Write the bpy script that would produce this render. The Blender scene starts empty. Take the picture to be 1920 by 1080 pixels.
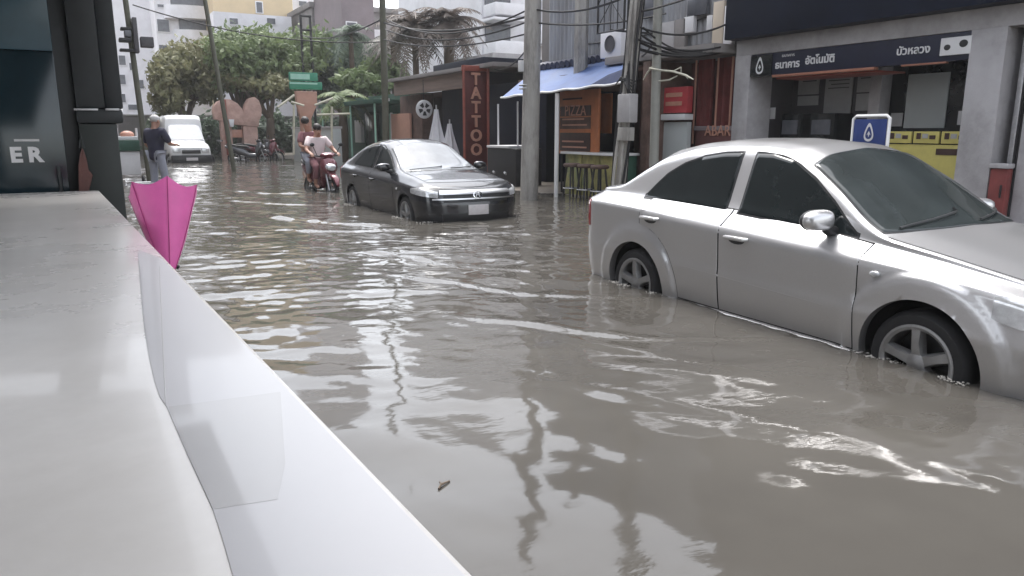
import bpy, bmesh, math, random
import numpy as np
from mathutils import Vector, Matrix
random.seed(7); RNG = np.random.default_rng(7)
PI = math.pi
SC = bpy.context.scene
COL = SC.collection
ROAD = -0.25            # the road lies under a quarter metre of flood water (water surface z = 0)

# ------------------------------------------------------------------ helpers
def tag(o, label=None, cat=None, group=None, kind=None):
    if label: o['label'] = label
    if cat: o['category'] = cat
    if group: o['group'] = group
    if kind: o['kind'] = kind
    return o
def empty(name, loc, rz=0.0, label=None, cat=None, group=None):
    o = bpy.data.objects.new(name, None); COL.objects.link(o)
    o.location = loc; o.rotation_euler = (0, 0, rz); o.empty_display_size = .1
    return tag(o, label, cat, group)
def link(name, me, mat=None, parent=None, smooth=None):
    if mat is not None:
        me.materials.clear()
        for m in (mat if isinstance(mat, (list, tuple)) else [mat]): me.materials.append(m)
    o = bpy.data.objects.new(name, me); COL.objects.link(o)
    if parent is not None: o.parent = parent
    if smooth is not None: shade(me, smooth)
    return o
def shade(me, angle=None):
    if angle is None: return
    n = len(me.polygons)
    me.polygons.foreach_set('use_smooth', [True] * n)
    if angle < 170:
        try: me.set_sharp_from_angle(angle=math.radians(angle))
        except Exception: pass
def copy_tree(o, parent=None):
    c = o.copy(); COL.objects.link(c)
    if parent is not None: c.parent = parent
    for ch in list(o.children): copy_tree(ch, c)
    return c

class MB:
    """collects shapes into one mesh"""
    def __init__(s): s.v = []; s.f = []; s.m = []
    def add(s, vs, fs, mi=0):
        k = len(s.v); s.v += [tuple(map(float, p)) for p in vs]
        for f in fs: s.f.append(tuple(i + k for i in f)); s.m.append(mi)
        return s
    def box(s, x0, x1, y0, y1, z0, z1, mi=0, M=None):
        vs = [Vector((x, y, z)) for z in (z0, z1) for y in (y0, y1) for x in (x0, x1)]
        if M is not None: vs = [M @ p for p in vs]
        return s.add(vs, [(0, 2, 3, 1), (4, 5, 7, 6), (0, 1, 5, 4), (2, 6, 7, 3), (0, 4, 6, 2), (1, 3, 7, 5)], mi)
    def tube(s, pts, r, n=8, mi=0, cap=True):
        pts = [Vector(p) for p in pts]
        rs = r if isinstance(r, (list, tuple)) else [r] * len(pts)
        k = len(s.v); prev = None
        for i, p in enumerate(pts):
            t = (pts[min(i + 1, len(pts) - 1)] - pts[max(i - 1, 0)]).normalized()
            if prev is None:
                a = Vector((0, 0, 1)) if abs(t.z) < .9 else Vector((1, 0, 0))
                u = t.cross(a).normalized()
            else: u = (prev - t * prev.dot(t)).normalized()
            prev = u; w = t.cross(u)
            for q in range(n):
                an = 2 * PI * q / n
                s.v.append(tuple(p + (u * math.cos(an) + w * math.sin(an)) * rs[i]))
        for i in range(len(pts) - 1):
            for q in range(n):
                s.f.append((k + i * n + q, k + i * n + (q + 1) % n, k + (i + 1) * n + (q + 1) % n, k + (i + 1) * n + q)); s.m.append(mi)
        if cap:
            s.f.append(tuple(k + q for q in reversed(range(n)))); s.m.append(mi)
            e = k + (len(pts) - 1) * n
            s.f.append(tuple(e + q for q in range(n))); s.m.append(mi)
        return s
    def lathe(s, prof, n=24, M=None, mi=0):
        """prof: (r, h) pairs turned round local z"""
        k = len(s.v)
        for r, hh in prof:
            for q in range(n):
                a = 2 * PI * q / n; p = Vector((r * math.cos(a), r * math.sin(a), hh))
                s.v.append(tuple(M @ p if M is not None else p))
        for i in range(len(prof) - 1):
            for q in range(n):
                s.f.append((k + i * n + q, k + i * n + (q + 1) % n, k + (i + 1) * n + (q + 1) % n, k + (i + 1) * n + q)); s.m.append(mi)
        return s
    def ball(s, c, rx, ry=None, rz=None, nu=12, nv=8, mi=0, M=None):
        ry = ry or rx; rz = rz or rx; k = len(s.v)
        for i in range(nv + 1):
            th = PI * i / nv
            for q in range(nu):
                a = 2 * PI * q / nu
                p = Vector((rx * math.sin(th) * math.cos(a), ry * math.sin(th) * math.sin(a), rz * math.cos(th)))
                if M is not None: p = M @ p
                s.v.append(tuple(Vector(c) + p))
        for i in range(nv):
            for q in range(nu):
                s.f.append((k + i * nu + q, k + (i + 1) * nu + q, k + (i + 1) * nu + (q + 1) % nu, k + i * nu + (q + 1) % nu)); s.m.append(mi)
        return s
    def prism(s, poly, d0, d1, axis='x', mi=0, M=None):
        """poly of 2-D points extruded along axis"""
        n = len(poly); vs = []
        for d in (d0, d1):
            for a, b in poly:
                p = Vector({'x': (d, a, b), 'y': (a, d, b), 'z': (a, b, d)}[axis])
                vs.append(M @ p if M is not None else p)
        fs = [tuple(range(n))[::-1], tuple(range(n, 2 * n))]
        fs += [(i, (i + 1) % n, n + (i + 1) % n, n + i) for i in range(n)]
        return s.add(vs, fs, mi)
    def grid(s, P, mi=0, flip=False, closed=False):
        P = np.asarray(P, float); a, b = P.shape[:2]; k = len(s.v)
        s.v += [tuple(p) for p in P.reshape(-1, 3).tolist()]
        for i in range(a - 1):
            for j in range(b if closed else b - 1):
                j2 = (j + 1) % b
                q = (k + i * b + j, k + i * b + j2, k + (i + 1) * b + j2, k + (i + 1) * b + j)
                s.f.append(q[::-1] if flip else q); s.m.append(mi)
        return s
    def mesh(s, name='m', fix=True):
        me = bpy.data.meshes.new(name); me.from_pydata(s.v, [], s.f)
        if any(s.m): me.polygons.foreach_set('material_index', s.m)
        if fix:
            bm = bmesh.new(); bm.from_mesh(me); bmesh.ops.recalc_face_normals(bm, faces=bm.faces[:]); bm.to_mesh(me); bm.free()
        me.update(); return me
    def build(s, name, mat, parent=None, smooth=40, bevel=0, fix=True, loc=None):
        me = s.mesh(name, fix)
        if bevel:
            bm = bmesh.new(); bm.from_mesh(me)
            bmesh.ops.remove_doubles(bm, verts=bm.verts[:], dist=1e-5)
            es = [e for e in bm.edges if len(e.link_faces) == 2 and e.calc_face_angle(0) > .6]
            bmesh.ops.bevel(bm, geom=es, offset=bevel, segments=2, affect='EDGES', profile=.6)
            bm.to_mesh(me); bm.free()
        o = link(name, me, mat, parent, smooth)
        if loc is not None: o.location = loc
        return o

def text_obj(txt, size, depth, mat, parent, M, name='lettering', align='CENTER', sx=1.0, bold=0.0):
    cu = bpy.data.curves.new('txt', 'FONT'); cu.body = txt; cu.size = size; cu.extrude = depth
    cu.align_x = align; cu.align_y = 'CENTER'; cu.offset = bold; cu.resolution_u = 3
    to = bpy.data.objects.new('txt', cu); COL.objects.link(to)
    dg = bpy.context.evaluated_depsgraph_get()
    me = bpy.data.meshes.new_from_object(to.evaluated_get(dg))
    bpy.data.objects.remove(to)
    me.transform(M @ Matrix.Diagonal((sx, 1, 1, 1)))
    return link(name, me, mat, parent)
def frame(origin, right, up):
    r = Vector(right).normalized(); u = Vector(up).normalized(); n = r.cross(u)
    M = Matrix((r, u, n)).transposed().to_4x4(); M.translation = Vector(origin); return M
# facades on the far pavement face -X; text there runs towards -Y
def on_facade(x, y, z): return frame((x, y, z), (0, -1, 0), (0, 0, 1))

# ------------------------------------------------------------------ materials
def mat(name, col, rough=.6, metal=0., var=.12, scale=6., bump=0., bscale=40., coat=0., spec=.5, stretch=None, dark=None, darkamt=0.):
    m = bpy.data.materials.new(name); m.use_nodes = True
    nt = m.node_tree; b = nt.nodes['Principled BSDF']; L = nt.links.new
    b.inputs['Roughness'].default_value = rough; b.inputs['Metallic'].default_value = metal
    b.inputs['Coat Weight'].default_value = coat; b.inputs['Coat Roughness'].default_value = .06
    b.inputs['Specular IOR Level'].default_value = spec
    c = (*col, 1)
    tc = nt.nodes.new('ShaderNodeTexCoord'); mp = nt.nodes.new('ShaderNodeMapping'); L(tc.outputs['Object'], mp.inputs['Vector'])
    if stretch: mp.inputs['Scale'].default_value = stretch
    if var > 0:
        n = nt.nodes.new('ShaderNodeTexNoise'); n.inputs['Scale'].default_value = scale; n.inputs['Detail'].default_value = 6
        n.inputs['Roughness'].default_value = .65; L(mp.outputs[0], n.inputs['Vector'])
        r = nt.nodes.new('ShaderNodeValToRGB'); L(n.outputs['Fac'], r.inputs['Fac'])
        e = r.color_ramp.elements
        e[0].position = .3; e[0].color = (*[x * (1 - var) for x in col], 1)
        e[1].position = .7; e[1].color = (*[min(1, x * (1 + var)) for x in col], 1)
        src = r.outputs[0]
        if dark is not None:      # stains and dirt with a shape of their own
            n2 = nt.nodes.new('ShaderNodeTexNoise'); n2.inputs['Scale'].default_value = scale * .45; n2.inputs['Detail'].default_value = 9
            n2.inputs['Roughness'].default_value = .72; L(mp.outputs[0], n2.inputs['Vector'])
            r2 = nt.nodes.new('ShaderNodeValToRGB'); L(n2.outputs['Fac'], r2.inputs['Fac'])
            r2.color_ramp.elements[0].position = .46; r2.color_ramp.elements[0].color = (0, 0, 0, 1)
            r2.color_ramp.elements[1].position = .66; r2.color_ramp.elements[1].color = (darkamt,) * 3 + (1,)
            mx = nt.nodes.new('ShaderNodeMixRGB'); L(r2.outputs[0], mx.inputs['Fac']); L(src, mx.inputs[1]); mx.inputs[2].default_value = (*dark, 1)
            src = mx.outputs[0]
        L(src, b.inputs['Base Color'])
        rr = nt.nodes.new('ShaderNodeMapRange'); L(n.outputs['Fac'], rr.inputs['Value'])
        rr.inputs['To Min'].default_value = max(0.02, rough * .8); rr.inputs['To Max'].default_value = min(1, rough * 1.2); L(rr.outputs[0], b.inputs['Roughness'])
    else: b.inputs['Base Color'].default_value = c
    if bump > 0:
        nb = nt.nodes.new('ShaderNodeTexNoise'); nb.inputs['Scale'].default_value = bscale; nb.inputs['Detail'].default_value = 5; L(mp.outputs[0], nb.inputs['Vector'])
        bp = nt.nodes.new('ShaderNodeBump'); bp.inputs['Strength'].default_value = bump; bp.inputs['Distance'].default_value = .02
        L(nb.outputs['Fac'], bp.inputs['Height']); L(bp.outputs[0], b.inputs['Normal'])
    return m
def emis(name, col, st):
    m = bpy.data.materials.new(name); m.use_nodes = True; b = m.node_tree.nodes['Principled BSDF']
    b.inputs['Base Color'].default_value = (*col, 1); b.inputs['Emission Color'].default_value = (*col, 1); b.inputs['Emission Strength'].default_value = st
    return m
M = {}
M['rubber'] = mat('rubber', (.012, .012, .013), .75, var=.3, scale=30, bump=.15)
M['black_plastic'] = mat('black_plastic', (.014, .014, .015), .45, var=.3, scale=20)
M['black_gap'] = mat('black_gap', (.004, .004, .004), .9, var=0)
M['tint_glass'] = mat('tinted_glass', (.010, .014, .015), .05, var=.2, spec=.42)
M['wind_glass'] = mat('windscreen_glass', (.030, .036, .036), .04, var=.3, scale=2, spec=.5)
M['silver_paint'] = mat('silver_paint', (.55, .545, .548), .32, metal=.70, var=.03, scale=90, coat=.8)
M['grey_paint'] = mat('dark_grey_paint', (.013, .014, .017), .22, metal=.1, var=.05, scale=90, coat=.7)
M['white_paint'] = mat('white_paint', (.78, .78, .78), .3, var=.03, coat=.5)
M['chrome'] = mat('chrome', (.75, .75, .76), .12, metal=1., var=.05)
M['chrome_soft'] = mat('soft_chrome', (.8, .8, .8), .32, metal=1., var=.05)
M['alloy'] = mat('alloy', (.34, .34, .34), .38, metal=.75, var=.12, scale=20)
M['lamp_glass'] = mat('lamp_glass', (.60, .61, .62), .12, metal=.35, var=.3, scale=18, coat=1.)
M['red_lamp'] = mat('red_lamp_glass', (.30, .012, .012), .12, var=.2, coat=1.)
M['orange_lamp'] = mat('orange_lamp_glass', (.6, .16, .02), .15, var=.1, coat=1.)
M['plate_white'] = mat('plate_white', (.55, .52, .52), .5, var=.1, scale=25)
M['steel'] = mat('steel', (.42, .42, .43), .4, metal=.8, var=.2, scale=15)

# ------------------------------------------------------------------ camera, sun, sky
cam = bpy.data.cameras.new('camera'); cam.sensor_width = 36; cam.lens = 36 * 1390 / 1920; cam.clip_start = .03; cam.clip_end = 3000
co = bpy.data.objects.new('camera', cam); COL.objects.link(co); SC.camera = co
co.location = (0, 0, 1.28)
co.rotation_euler = (PI / 2 - math.atan((540 - 245) / 1390), 0, -.52)
SUN_EL, SUN_AZ = math.radians(66), math.radians(12)      # azimuth from +Y towards +X
w = bpy.data.worlds.new('World'); SC.world = w; w.use_nodes = True
nt = w.node_tree; bg = nt.nodes['Background']
sky = nt.nodes.new('ShaderNodeTexSky'); sky.sky_type = 'NISHITA'; sky.sun_disc = False
sky.sun_elevation = SUN_EL; sky.sun_rotation = SUN_AZ; sky.air_density = 1.0; sky.dust_density = 2.0; sky.ozone_density = 1.0
hs = nt.nodes.new('ShaderNodeHueSaturation'); hs.inputs['Saturation'].default_value = .28; hs.inputs['Value'].default_value = 1.0
nt.links.new(sky.outputs[0], hs.inputs['Color']); nt.links.new(hs.outputs[0], bg.inputs['Color'])
bg.inputs['Strength'].default_value = .15
sl = bpy.data.lights.new('sun', 'SUN'); sl.energy = 1.0; sl.angle = math.radians(25); sl.color = (1, .97, .93)
so = bpy.data.objects.new('sun', sl); COL.objects.link(so)
so.rotation_euler = Vector((math.sin(SUN_AZ) * math.cos(SUN_EL), math.cos(SUN_AZ) * math.cos(SUN_EL), math.sin(SUN_EL))).to_track_quat('Z', 'Y').to_euler()
SC.view_settings.view_transform = 'Standard'; SC.view_settings.look = 'None'; SC.view_settings.exposure = 1.9; SC.view_settings.gamma = 1.0
SC.render.engine = 'CYCLES'
try: SC.cycles.use_denoising = True
except Exception: pass
SC.cycles.max_bounces = 6; SC.cycles.caustics_reflective = False; SC.cycles.caustics_refractive = False
# ------------------------------------------------------------------ ground, road, flood water
m_ground = mat('wet_ground', (.16, .13, .10), .55, var=.3, scale=1.2, bump=.3, bscale=8)
m_asph = mat('asphalt', (.05, .05, .05), .8, var=.3, bump=.3)
m_pave = mat('wet_pavement', (.20, .175, .15), .42, var=.25, scale=1.5, bump=.25, bscale=14, dark=(.09, .075, .06), darkamt=.8)
mb = MB(); mb.add([(-400, -60, ROAD - .05), (400, -60, ROAD - .05), (400, 900, ROAD - .05), (-400, 900, ROAD - .05)], [(0, 1, 2, 3)])
tag(mb.build('ground', m_ground, smooth=None), kind='structure')
mb = MB(); mb.box(.2, 6.7, -8, 90, ROAD - .04, ROAD)
tag(mb.build('road', m_asph, smooth=None), kind='structure')
mb = MB()     # far pavement: kerb step, slightly above the flood towards the shops
xs = np.array([6.7, 6.72, 7.3, 8.0, 8.6, 9.6, 16.0]); zs = np.array([-.20, -.10, -.07, -.02, .025, .05, .06])
ys = np.linspace(-6, 60, 133)
Pg = np.zeros((len(ys), len(xs), 3))
for i, y in enumerate(ys):
    for j, x in enumerate(xs):
        zz = zs[j] + .02 * math.sin(y * 1.7 + x) + .012 * math.sin(y * 4.1 - 2 * x)
        Pg[i, j] = (x + .05 * math.sin(y * 2.3), y, zz)
mb.grid(Pg, flip=True)
tag(mb.build('pavement', m_pave, smooth=60), kind='structure')
mb = MB(); mb.box(-6, .2, -4, 60, ROAD, -.06)
tag(mb.build('near_pavement', m_pave, smooth=None), kind='structure')

# water: a real wavy sheet, calmer near the counter, choppier down the street, with the wakes of the cars
def wave_height(X, Y):
    Hh = np.zeros_like(X)
    wx = X + .10 * np.sin(1.3 * Y + .7 * X) + .05 * np.sin(3.1 * X - 1.7 * Y)
    wy = Y + .10 * np.sin(1.1 * X - .6 * Y) + .05 * np.sin(2.7 * Y + 1.9 * X)
    chop = np.clip((Y - 2.2) / 5.0, 0, 1) ** 1.1
    chop = np.maximum(chop, .30 * np.clip((X - 1.5) / 1.2, 0, 1) * np.clip((Y - .6) / 1.0, 0, 1))
    # patches where the surface is smooth
    patch = .55 + .45 * np.sin(.9 * X + .5 * Y + 1.2) * np.sin(.7 * Y - .45 * X + .4)
    rng = np.random.default_rng(3)
    for k in range(64):
        lam = .13 * (2.0 / .13) ** (rng.random() ** 1.25)
        th = rng.normal(1.05, .55)          # crests run mostly across the view
        kx, ky = 2 * PI / lam * math.cos(th), 2 * PI / lam * math.sin(th)
        A = .0017 * lam ** .75 * (1.0 + .4 * rng.normal())
        g = (.18 + 1.25 * chop * (.45 + .55 * patch)) if lam < .45 else (.55 + .25 * chop)
        Hh += A * g * np.sin(kx * wx + ky * wy + rng.random() * 2 * PI)
    def ridge(x0, y0, x1, y1, amp, wid, curve=0.0):
        dx, dy = x1 - x0, y1 - y0; Ln = math.hypot(dx, dy); dx /= Ln; dy /= Ln
        t = (X - x0) * dx + (Y - y0) * dy; d = -(X - x0) * dy + (Y - y0) * dx
        d = d - curve * (t / Ln) * (1 - t / Ln) * 4 + .05 * np.sin(4.1 * t) + .008 * np.sin(11 * t)
        env = np.clip(t / (.25 * Ln), 0, 1) * np.clip((Ln - t) / (.25 * Ln), 0, 1)
        return amp * env * (np.exp(-(d / wid) ** 2) - .5 * np.exp(-((d - 1.7 * wid) / wid) ** 2))
    for a in ((3.9, 2.9, 2.0, 4.9, .010, .055, .2), (3.85, 4.2, 2.3, 6.6, .013, .05, .25), (3.8, 5.4, 2.6, 8.0, .012, .05, .2),
              (4.0, 9.3, 2.4, 12.0, .018, .07, .3), (4.0, 9.0, 1.6, 10.4, .016, .07, .2), (4.1, 8.8, 5.9, 8.6, .014, .07, .1),
              (3.9, 12.6, 2.0, 15.4, .016, .08, .2), (2.6, 2.0, 2.1, 3.2, .005, .08, .05), (3.1, 2.6, 2.6, 4.0, .006, .07, .1), (4.2, 15.2, 2.6, 17.5, .02, .08, .2)):
        Hh += ridge(*a)
    return Hh
def spaced(segs):
    out = []
    for a, b, st in segs:
        out += list(np.arange(a, b, st))
    out.append(segs[-1][1]); return np.array(out)
ys = spaced([(-7, .6, .5), (.6, 8.5, .034), (8.5, 20, .06), (20, 40, .16), (40, 92, 1.0)])
xs = spaced([(-6, 0, .6), (0, 7.2, .036), (7.2, 9.4, .1), (9.4, 24, 1.2)])
XX, YY = np.meshgrid(xs, ys)
P = np.stack([XX, YY, wave_height(XX, YY)], -1)
me = bpy.data.meshes.new('flood_water')
a, b = XX.shape; idx = np.arange(a * b).reshape(a, b)
fs = np.stack([idx[:-1, :-1], idx[:-1, 1:], idx[1:, 1:], idx[1:, :-1]], -1).reshape(-1, 4)
me.vertices.add(a * b); me.vertices.foreach_set('co', P.reshape(-1).astype(np.float32))
me.loops.add(fs.size); me.loops.foreach_set('vertex_index', fs.reshape(-1).astype(np.int32))
me.polygons.add(len(fs)); me.polygons.foreach_set('loop_start', np.arange(0, fs.size, 4, dtype=np.int32))
try: me.polygons.foreach_set('loop_total', np.full(len(fs), 4, dtype=np.int32))
except Exception: pass
me.update(calc_edges=True); me.validate()
m = bpy.data.materials.new('muddy_water'); m.use_nodes = True; nt = m.node_tree; bs = nt.nodes['Principled BSDF']; L = nt.links.new
bs.inputs['Roughness'].default_value = .06; bs.inputs['IOR'].default_value = 1.42
tc = nt.nodes.new('ShaderNodeTexCoord')
n1 = nt.nodes.new('ShaderNodeTexNoise'); n1.inputs['Scale'].default_value = .8; n1.inputs['Detail'].default_value = 6; L(tc.outputs['Object'], n1.inputs['Vector'])
r1 = nt.nodes.new('ShaderNodeValToRGB'); L(n1.outputs['Fac'], r1.inputs['Fac'])
r1.color_ramp.elements[0].position = .3; r1.color_ramp.elements[0].color = (.067, .062, .055, 1)
r1.color_ramp.elements[1].position = .75; r1.color_ramp.elements[1].color = (.099, .092, .081, 1)
L(r1.outputs[0], bs.inputs['Base Color'])
mp = nt.nodes.new('ShaderNodeMapping'); mp.inputs['Rotation'].default_value = (0, 0, .5); mp.inputs['Scale'].default_value = (1, 2.6, 1); L(tc.outputs['Object'], mp.inputs['Vector'])
n2 = nt.nodes.new('ShaderNodeTexNoise'); n2.inputs['Scale'].default_value = 5.0; n2.inputs['Detail'].default_value = 4; L(mp.outputs[0], n2.inputs['Vector'])
n3 = nt.nodes.new('ShaderNodeTexNoise'); n3.inputs['Scale'].default_value = .7; n3.inputs['Detail'].default_value = 2; L(tc.outputs['Object'], n3.inputs['Vector'])
r3 = nt.nodes.new('ShaderNodeMapRange'); r3.inputs['From Min'].default_value = .4; r3.inputs['From Max'].default_value = .68; r3.inputs['To Min'].default_value = .02; r3.inputs['To Max'].default_value = .12; L(n3.outputs['Fac'], r3.inputs['Value'])
bp = nt.nodes.new('ShaderNodeBump'); bp.inputs['Distance'].default_value = .03; L(r3.outputs[0], bp.inputs['Strength']); L(n2.outputs['Fac'], bp.inputs['Height']); L(bp.outputs[0], bs.inputs['Normal'])
wo = link('flood_water', me, m, None, 180); tag(wo, kind='structure')
# ------------------------------------------------------------------ sedans: a lofted shell, then panels laid on it
def gsm(a, sig, axis=0):
    if sig <= 0: return a
    r = int(3 * sig + 1); k = np.exp(-.5 * (np.arange(-r, r + 1) / sig) ** 2); k /= k.sum()
    pad = [(0, 0)] * a.ndim; pad[axis] = (r, r)
    ap = np.pad(a, pad, mode='reflect', reflect_type='odd')
    return np.apply_along_axis(lambda v: np.convolve(v, k, mode='valid'), axis, ap)
class Shell:
    """half of a car body as a grid (station, profile); x forward from the rear axle, y to the side, z from the road"""
    SUB = 6
    def __init__(S, T):
        S.T = T; xr, xf = T['xr'], T['xf']; S.xr, S.xf = xr, xf
        NE = 26
        thr = np.linspace(PI / 2, 0, NE)[:-1]; thf = np.linspace(0, PI / 2, NE)[1:]
        mid = np.arange(xr, xf + 1e-6, .02)
        Lr, Lf = np.array(T['Lr']), np.array(T['Lf']); n = len(Lr)
        sx = np.concatenate([xr - Lr.max() * np.sin(thr) ** 1.0, mid, xf + Lf.max() * np.sin(thf)])
        S.sx = sx
        zt = [T['z'][k] for k in range(n)]; yt = [T['y'][k] for k in range(n)]
        Z = np.stack([np.interp(sx, *np.array(t).T) for t in zt], 1)
        Y = np.stack([np.interp(sx, *np.array(t).T) for t in yt], 1)
        uni = np.linspace(sx[0], sx[-1], 440)
        for arr in (Z, Y):          # smooth along the length at even spacing
            for k in range(n):
                u = np.interp(uni, sx, arr[:, k]); u = gsm(u, T.get('sm', 3.0) if k < 8 else T.get('smt', 3.5)); arr[:, k] = np.interp(sx, uni, u)
        Xp = np.repeat(sx[:, None], n, 1)
        pe = T.get('pe', .75)
        for i, t in enumerate(thr):
            Xp[i] = xr - Lr * math.sin(t) ** pe; Y[i] *= max(math.cos(t), 0) ** pe
        o = len(thr) + len(mid)
        for i, t in enumerate(thf):
            Xp[o + i] = xf + Lf * math.sin(t) ** pe; Y[o + i] *= max(math.cos(t), 0) ** pe
        C = np.stack([Xp, Y, Z], -1)
        nj = (n - 1) * S.SUB + 1
        tj = np.linspace(0, n - 1, nj); lo = np.minimum(tj.astype(int), n - 2); fr = (tj - lo)[None, :, None]
        G = C[:, lo] * (1 - fr) + C[:, lo + 1] * fr
        # round the profile a little, mirrored at the centreline
        Gm = G[:, ::-1][:, 1:].copy(); Gm[..., 1] *= -1
        Gs = gsm(np.concatenate([G, Gm], 1), T.get('smj', .8), 1)[:, :nj]; Gs[:, 0] = G[:, 0]; Gs[:, -1, 1] = 0
        S.G = Gs; S.nj = nj; S.jb = 7 * S.SUB; S.je = 8 * S.SUB
        # flares
        for hx in (0.0, T['wb']):
            r = np.hypot(S.G[..., 0] - hx, S.G[..., 2] - T['hubz'])
            R = T['R']; fl = T['flare']; wd = T.get('flw', .145)
            m = (np.arange(nj) < S.jb)[None, :] & (r < R + wd + .03)
            q_ = np.clip((R + wd + .02 - r) / .05, 0, 1); amt = fl * q_ * q_ * (3 - 2 * q_)
            S.G[..., 1] += np.where(m & (S.G[..., 1] > .3), amt, 0)
        S.normals()
    def normals(S):
        du = np.gradient(S.G, axis=0); dv = np.gradient(S.G, axis=1)
        N = np.cross(dv, du) * -1; l = np.linalg.norm(N, axis=-1, keepdims=True); N = N / np.maximum(l, 1e-9)
        cen = np.array([1.2, 0, .6]); flip = ((S.G - cen) * N).sum(-1) < 0
        # outward: judged by side (y) and top (z)
        out = np.where(N[..., 1] * 1.0 + N[..., 2] * .35 + np.where(S.G[..., 0] > S.xf + .1, N[..., 0], 0) + np.where(S.G[..., 0] < S.xr - .1, -N[..., 0], 0) < 0, -1, 1)
        S.N = N * out[..., None]
    def at(S, i, j):
        i = min(max(i, 0), S.G.shape[0] - 1.001); j = min(max(j, 0), S.nj - 1.001)
        a, b = int(i), int(j); u, v = i - a, j - b
        f = lambda A: (A[a, b] * (1 - u) + A[a + 1, b] * u) * (1 - v) + (A[a, b + 1] * (1 - u) + A[a + 1, b + 1] * u) * v
        return f(S.G), f(S.N)
    def ix(S, s): return float(np.interp(s, S.sx, np.arange(len(S.sx))))
    def side(S, s, z, off, sg=1):
        i = S.ix(s); a = min(int(i), len(S.sx) - 2); u = i - a
        zc = S.G[a, :S.je + 1, 2] * (1 - u) + S.G[a + 1, :S.je + 1, 2] * u
        j = float(np.interp(z, np.maximum.accumulate(zc[S.SUB:]), np.arange(S.SUB, S.je + 1)))
        p, n = S.at(i, j); n = n / (np.linalg.norm(n) + 1e-9); p = p + n * off
        return (p[0], p[1] * sg, p[2])
    def top(S, s, t, off, sg=1):
        """t 0 at the roof edge .. 1 at the centreline"""
        p, n = S.at(S.ix(s), S.je + t * (S.nj - 1 - S.je)); n = n / (np.linalg.norm(n) + 1e-9); p = p + n * off
        return (p[0], p[1] * sg, p[2])
    def body(S, name, mt, parent):
        G = S.G.copy(); T = S.T; ni, nj = G.shape[:2]
        inside = np.zeros((ni, nj), bool); snapped = np.zeros((ni, nj), bool)
        for hx in (0.0, T['wb']):
            dx, dz = G[..., 0] - hx, G[..., 2] - T['hubz']; r = np.hypot(dx, dz)
            ins = (r < T['R']) & (np.arange(nj) < S.jb)[None, :] & (G[..., 1] > .3)
            nb = np.zeros_like(ins)
            o = ~ins
            for di in (-1, 0, 1):
                for dj in (-1, 0, 1): nb |= np.roll(np.roll(o, di, 0), dj, 1)
            sn = ins & nb
            k = np.where(sn, T['R'] / np.maximum(r, 1e-6), 1)
            G[..., 0] = np.where(sn, hx + dx * k, G[..., 0]); G[..., 2] = np.where(sn, T['hubz'] + dz * k, G[..., 2])
            inside |= ins; snapped |= sn
        vs, fs, vid = [], [], -np.ones((2, ni, nj), int)
        for q, sg in enumerate((1, -1)):
            for i in range(ni):
                for j in range(nj):
                    if q == 1 and j == nj - 1: vid[1, i, j] = vid[0, i, j]; continue
                    vid[q, i, j] = len(vs); vs.append((G[i, j, 0], G[i, j, 1] * sg, G[i, j, 2]))
            for i in range(ni - 1):
                for j in range(nj - 1):
                    c = [(i, j), (i + 1, j), (i + 1, j + 1), (i, j + 1)]
                    if all(inside[x] for x in c): continue
                    f = [vid[(q,) + x] for x in c]
                    fs.append(f if q else f[::-1])
        # lip of each arch turned inwards
        me = bpy.data.meshes.new(name); me.from_pydata(vs, [], fs)
        bm = bmesh.new(); bm.from_mesh(me)
        bmesh.ops.remove_doubles(bm, verts=bm.verts[:], dist=2e-5)
        bmesh.ops.delete(bm, geom=[v for v in bm.verts if not v.link_faces], context='VERTS')
        bmesh.ops.recalc_face_normals(bm, faces=bm.faces[:]); 
        es = []
        for e in bm.edges:
            if len(e.link_faces) == 1:
                m_ = (e.verts[0].co + e.verts[1].co) / 2
                for hx in (0.0, T['wb']):
                    if abs(math.hypot(m_.x - hx, m_.z - T['hubz']) - T['R']) < .02: es.append(e)
        r = bmesh.ops.extrude_edge_only(bm, edges=es)
        for v in r['geom']:
            if isinstance(v, bmesh.types.BMVert): v.co.y -= math.copysign(.06, v.co.y)
        bm.to_mesh(me); bm.free()
        return link(name, me, mt, parent, 50)
def patch(fn, na, nb, edge=True):
    """fn(a,b,off)->point, a,b in 0..1: a panel with its rim pulled down on to the shell"""
    mb = MB(); A = np.linspace(0, 1, na); B = np.linspace(0, 1, nb)
    if edge: A = np.concatenate([[0, .004], A[1:-1], [.996, 1]]); B = np.concatenate([[0, .006], B[1:-1], [.994, 1]]); na += 2; nb += 2
    P = [[None] * nb for _ in range(na)]
    for i, a in enumerate(A):
        for j, b in enumerate(B):
            P[i][j] = fn(a, b, edge and (i in (0, na - 1) or j in (0, nb - 1)))
    mb.grid(P); return mb
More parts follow.
